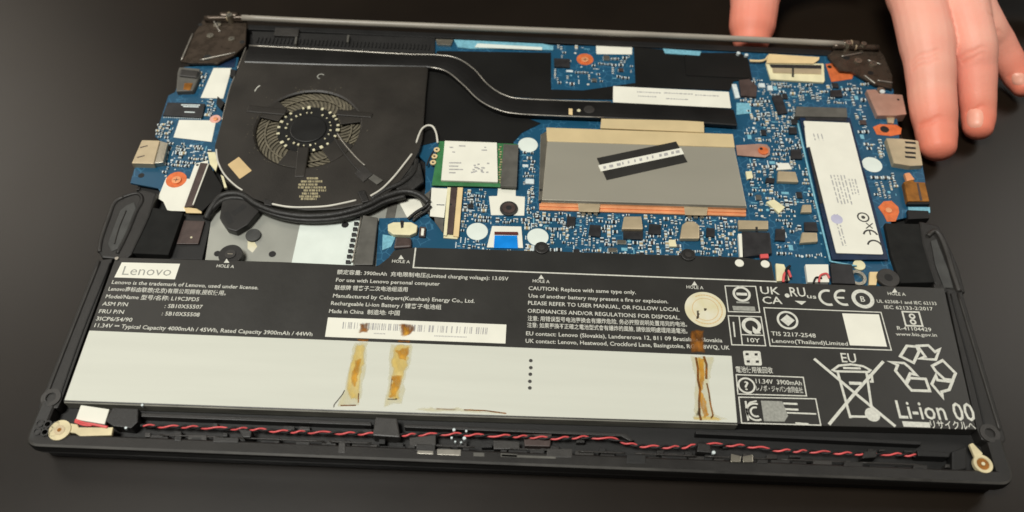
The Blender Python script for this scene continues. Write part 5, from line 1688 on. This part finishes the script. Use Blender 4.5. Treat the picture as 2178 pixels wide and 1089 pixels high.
# twisted speaker wire
def twisted(path_px, name_parent):
    path = smooth_path([P(u, v_, z) for u, v_, z in path_px], 10)
    # resample evenly
    L = [0]
    for i in range(1, len(path)):
        L.append(L[-1] + (path[i] - path[i - 1]).length)
    n = int(L[-1] / 0.45)
    pts = []
    j = 0
    for k in range(n + 1):
        s = L[-1] * k / n
        while j < len(L) - 2 and L[j + 1] < s:
            j += 1
        t = (s - L[j]) / max(1e-6, L[j + 1] - L[j])
        pts.append((path[j].lerp(path[j + 1], t), s))
    out = []
    for ph, m, nm in ((0, 'wire_red', 'red_strand'), (math.pi, 'wire_black', 'black_strand')):
        q = []
        for i, (p, s) in enumerate(pts):
            d = (pts[min(i + 1, n)][0] - pts[max(i - 1, 0)][0]).normalized()
            sd = d.cross(Vector((0, 0, 1))).normalized()
            up = sd.cross(d)
            an = s * 2 * math.pi / 8.0 + ph + 0.9 * math.sin(s * 0.13) + 0.6 * math.sin(s * 0.31 + 1)
            q.append(p + sd * (0.42 * math.cos(an)) + up * (0.42 * math.sin(an)))
        v, f = tube_geo(q, 0.36 if ph == 0 else 0.4, 6)
        out.append(mk(nm, name_parent, v, f, m, smooth=True))
    return out


rw = mk('speaker_wire', LAP, *tube_geo([P(300, 905, 10.0), P(310, 905, 10.2), P(320, 906, 10.3)], 0.7, 8), 'wire_black', label='twisted red and black wire along the front edge')
twisted([(u, v_, 11.0) for u, v_ in ((306, 905), (340, 907), (400, 908), (470, 911), (545, 913), (590, 917), (680, 920), (790, 923), (860, 925), (960, 923), (1000, 925), (1100, 928), (1180, 932), (1240, 930), (1300, 933), (1335, 943), (1370, 949), (1450, 951), (1490, 945), (1520, 945), (1600, 950), (1650, 957), (1740, 961), (1820, 965), (1900, 966), (1948, 969))], rw)

# ------------------------------------------------------------------ hand
M['skin'] = mat('skin', S(253, 190, 168), 0.5, var=0.07, scale=45, bump=0.3, bscale=800, c2=S(250, 168, 148), sss=0.06, spec=0.3)
M['nail'] = mat('fingernail', S(246, 176, 152), 0.42, var=0.05, scale=90)


def flush_skin(m):
    nt = m.node_tree
    b = nt.nodes['Principled BSDF']
    at = nt.nodes.new('ShaderNodeAttribute'); at.attribute_name = 'flush'
    mx = nt.nodes.new('ShaderNodeMixRGB')
    mx.inputs[2].default_value = (*S(236, 116, 86), 1)
    src = b.inputs['Base Color'].links[0].from_socket
    nt.links.new(at.outputs['Fac'], mx.inputs[0]); nt.links.new(src, mx.inputs[1]); nt.links.new(mx.outputs[0], b.inputs['Base Color'])


flush_skin(M['skin'])


def build_hand():
    def tubepts(spec):
        pts, rad = [], []
        for (u, v_, z, hw) in spec:
            p = P(u, v_, z)
            pts.append(p); rad.append(hw / px_mm(p))
        path = smooth_path(pts, 8)
        rr = []
        for i in range(len(rad) - 1):
            for k in range(8):
                t = k / 8; t = t * t * (3 - 2 * t)
                rr.append(rad[i] * (1 - t) + rad[i + 1] * t)
        rr.append(rad[-1])
        return path, rr

    fingers = {
        'index': [(1995, 312, 9, 38), (1991, 280, 11, 43), (1986, 238, 15, 48), (1982, 195, 19, 49), (1978, 140, 25, 52), (1970, 85, 30, 57), (1955, 20, 35, 56), (1945, -20, 37, 60), (1935, -100, 42, 66)],
        'middle': [(2080, 272, 8, 31), (2081, 245, 10, 35), (2079, 205, 15, 38), (2077, 150, 22, 41), (2072, 90, 30, 45), (2045, 0, 37, 52), (2025, -100, 43, 62)],
        'ring': [(2178, 186, 8, 25), (2163, 160, 10, 31), (2140, 122, 15, 35), (2118, 85, 21, 38), (2096, 50, 28, 40), (2062, -10, 36, 46), (2040, -100, 43, 60)],
        'little': [(2300, 40, 8, 24), (2268, 10, 13, 29), (2220, -30, 20, 32), (2160, -70, 30, 36), (2090, -120, 40, 50)],
        'thumb': [(1598, 84, 7, 40), (1600, 55, 10, 49), (1604, 20, 14, 50), (1610, -20, 18, 54), (1640, -70, 24, 58), (1720, -125, 34, 62), (1830, -150, 42, 68)],
    }
    vs, fs = [], []

    def add(geo):
        o = len(vs)
        vs.extend([Vector(q) for q in geo[0]])
        fs.extend([[i + o for i in q] for q in geo[1]])
    for nm, spec in fingers.items():
        path, rr = tubepts(spec)
        # rounded tip: extra rings
        d = (path[0] - path[3]).normalized()
        tip, tr = [], []
        for k in range(5, 0, -1):
            a_ = k / 5 * math.pi / 2
            tip.append(path[0] + d * (rr[0] * 0.8 * math.sin(a_))); tr.append(max(0.3, rr[0] * math.cos(a_)))
        add(tube_geo(tip + path, tr + rr, 20, 0.9))
    # palm and wrist, mostly above the picture
    for spec in ([(1950, -80, 40, 64), (1990, -170, 46, 100), (2030, -270, 50, 110), (2060, -400, 54, 90), (2080, -560, 60, 85)],
                 [(2040, -90, 42, 60), (2030, -170, 46, 95), (2050, -270, 50, 95), (2070, -400, 54, 85)],
                 [(1830, -150, 42, 66), (1930, -200, 46, 85), (2020, -300, 50, 95)]):
        path, rr = tubepts(spec)
        add(tube_geo(path, rr, 20, 0.7))
    c = P(1990, 312, 0)
    c.z = 0
    me = bpy.data.meshes.new('person')
    me.from_pydata([(v - c) * MM for v in vs], [], fs)
    tmp = bpy.data.objects.new('person_rough', me)
    col.objects.link(tmp)
    rm = tmp.modifiers.new('r', 'REMESH'); rm.mode = 'VOXEL'; rm.voxel_size = 0.0008; rm.use_smooth_shade = True
    sm = tmp.modifiers.new('s', 'SMOOTH'); sm.iterations = 6; sm.factor = 0.5
    dg = bpy.context.evaluated_depsgraph_get()
    me2 = bpy.data.meshes.new_from_object(tmp.evaluated_get(dg))
    bpy.data.objects.remove(tmp)
    me2.name = 'person'
    # creases across the knuckles
    cr = []
    for nm, (u, v_, z) in {'i1': (1986, 238, 25), 'i1b': (1985, 230, 26), 'i2': (1978, 112, 38), 'i2b': (1978, 102, 39), 'i2c': (1978, 92, 40), 'm1': (2080, 204, 24), 'm2': (2076, 96, 38), 'm2b': (2076, 86, 39), 'r1': (2146, 128, 23), 'r2': (2116, 48, 36)}.items():
        p = P(u, v_, z)
        cr.append((p - c) * MM)
    crease_w = {}
    for v in me2.vertices:
        for q in cr:
            d = v.co - q
            wob = 0.0004 * math.sin(d.x * 900)
            dy = abs(d.y + wob)
            if dy < 0.0013 and abs(d.x) < 0.0085 and abs(d.z) < 0.012 and v.normal.z > 0.05:
                k = (1 - dy / 0.0013) * (1 - (abs(d.x) / 0.0085) ** 2)
                v.co -= v.normal * 0.00035 * k
                crease_w[v.index] = 0.22 * k
    me2.polygons.foreach_set('use_smooth', [True] * len(me2.polygons))
    tips = [(P(*q) - c) * MM for q in ((1995, 315, 9), (2080, 275, 8), (2178, 186, 8), (1598, 80, 7))]
    at = me2.attributes.new('flush', 'FLOAT', 'POINT')
    at.data.foreach_set('value', [0.85 * max(0.0, 1 - min((v.co - t).length for t in tips) / 0.042) ** 1.2 + crease_w.get(v.index, 0) for v in me2.vertices])
    me2.materials.clear()
    me2.materials.append(M['skin'])
    o = bpy.data.objects.new('person', me2)
    col.objects.link(o)
    o.location = c * MM
    ORG[o] = c
    # finger nails lifted from the finished surface
    from mathutils.bvhtree import BVHTree
    dgz = bpy.context.evaluated_depsgraph_get()
    bvh = BVHTree.FromPolygons([v.co.copy() for v in me2.vertices], [list(p.vertices) for p in me2.polygons])
    camp = (_C - c) * MM
    for (u, v_, ru, rv) in ((2074, 252, 19, 22) , (2166, 168, 15, 14)):
        nv, nf = [], []
        rings = [0.0, 0.4, 0.75, 1.0]
        ok = True
        for ri, rr_ in enumerate(rings):
            for k in range(1 if ri == 0 else 16):
                an = 2 * math.pi * k / 16
                cx, cy = math.cos(an), math.sin(an)
                q = (u + ru * rr_ * math.copysign(abs(cx) ** 0.7, cx), v_ + rv * rr_ * math.copysign(abs(cy) ** 0.7, cy))
                tgt = (P(*q, 0) - c) * MM
                hit = bvh.ray_cast(camp, (tgt - camp).normalized())
                if hit[0] is None:
                    ok = False
                    break
                nv.append((hit[0] + hit[1] * (0.00045 if ri < 3 else -0.0001)) / MM + c)
        if not ok:
            continue
        for k in range(16):
            nf.append([0, 1 + k, 1 + (k + 1) % 16])
        for ri in (0, 1):
            for k in range(16):
                a0 = 1 + ri * 16
                nf.append([a0 + k, a0 + 16 + k, a0 + 16 + (k + 1) % 16, a0 + (k + 1) % 16])
        mk('fingernail', o, nv, nf, 'nail', smooth=True)
    o['label'] = 'bare hand reaching in from the top, fingertips on the table beside the laptop'
    o['category'] = 'person'
    return o


HAND = build_hand()
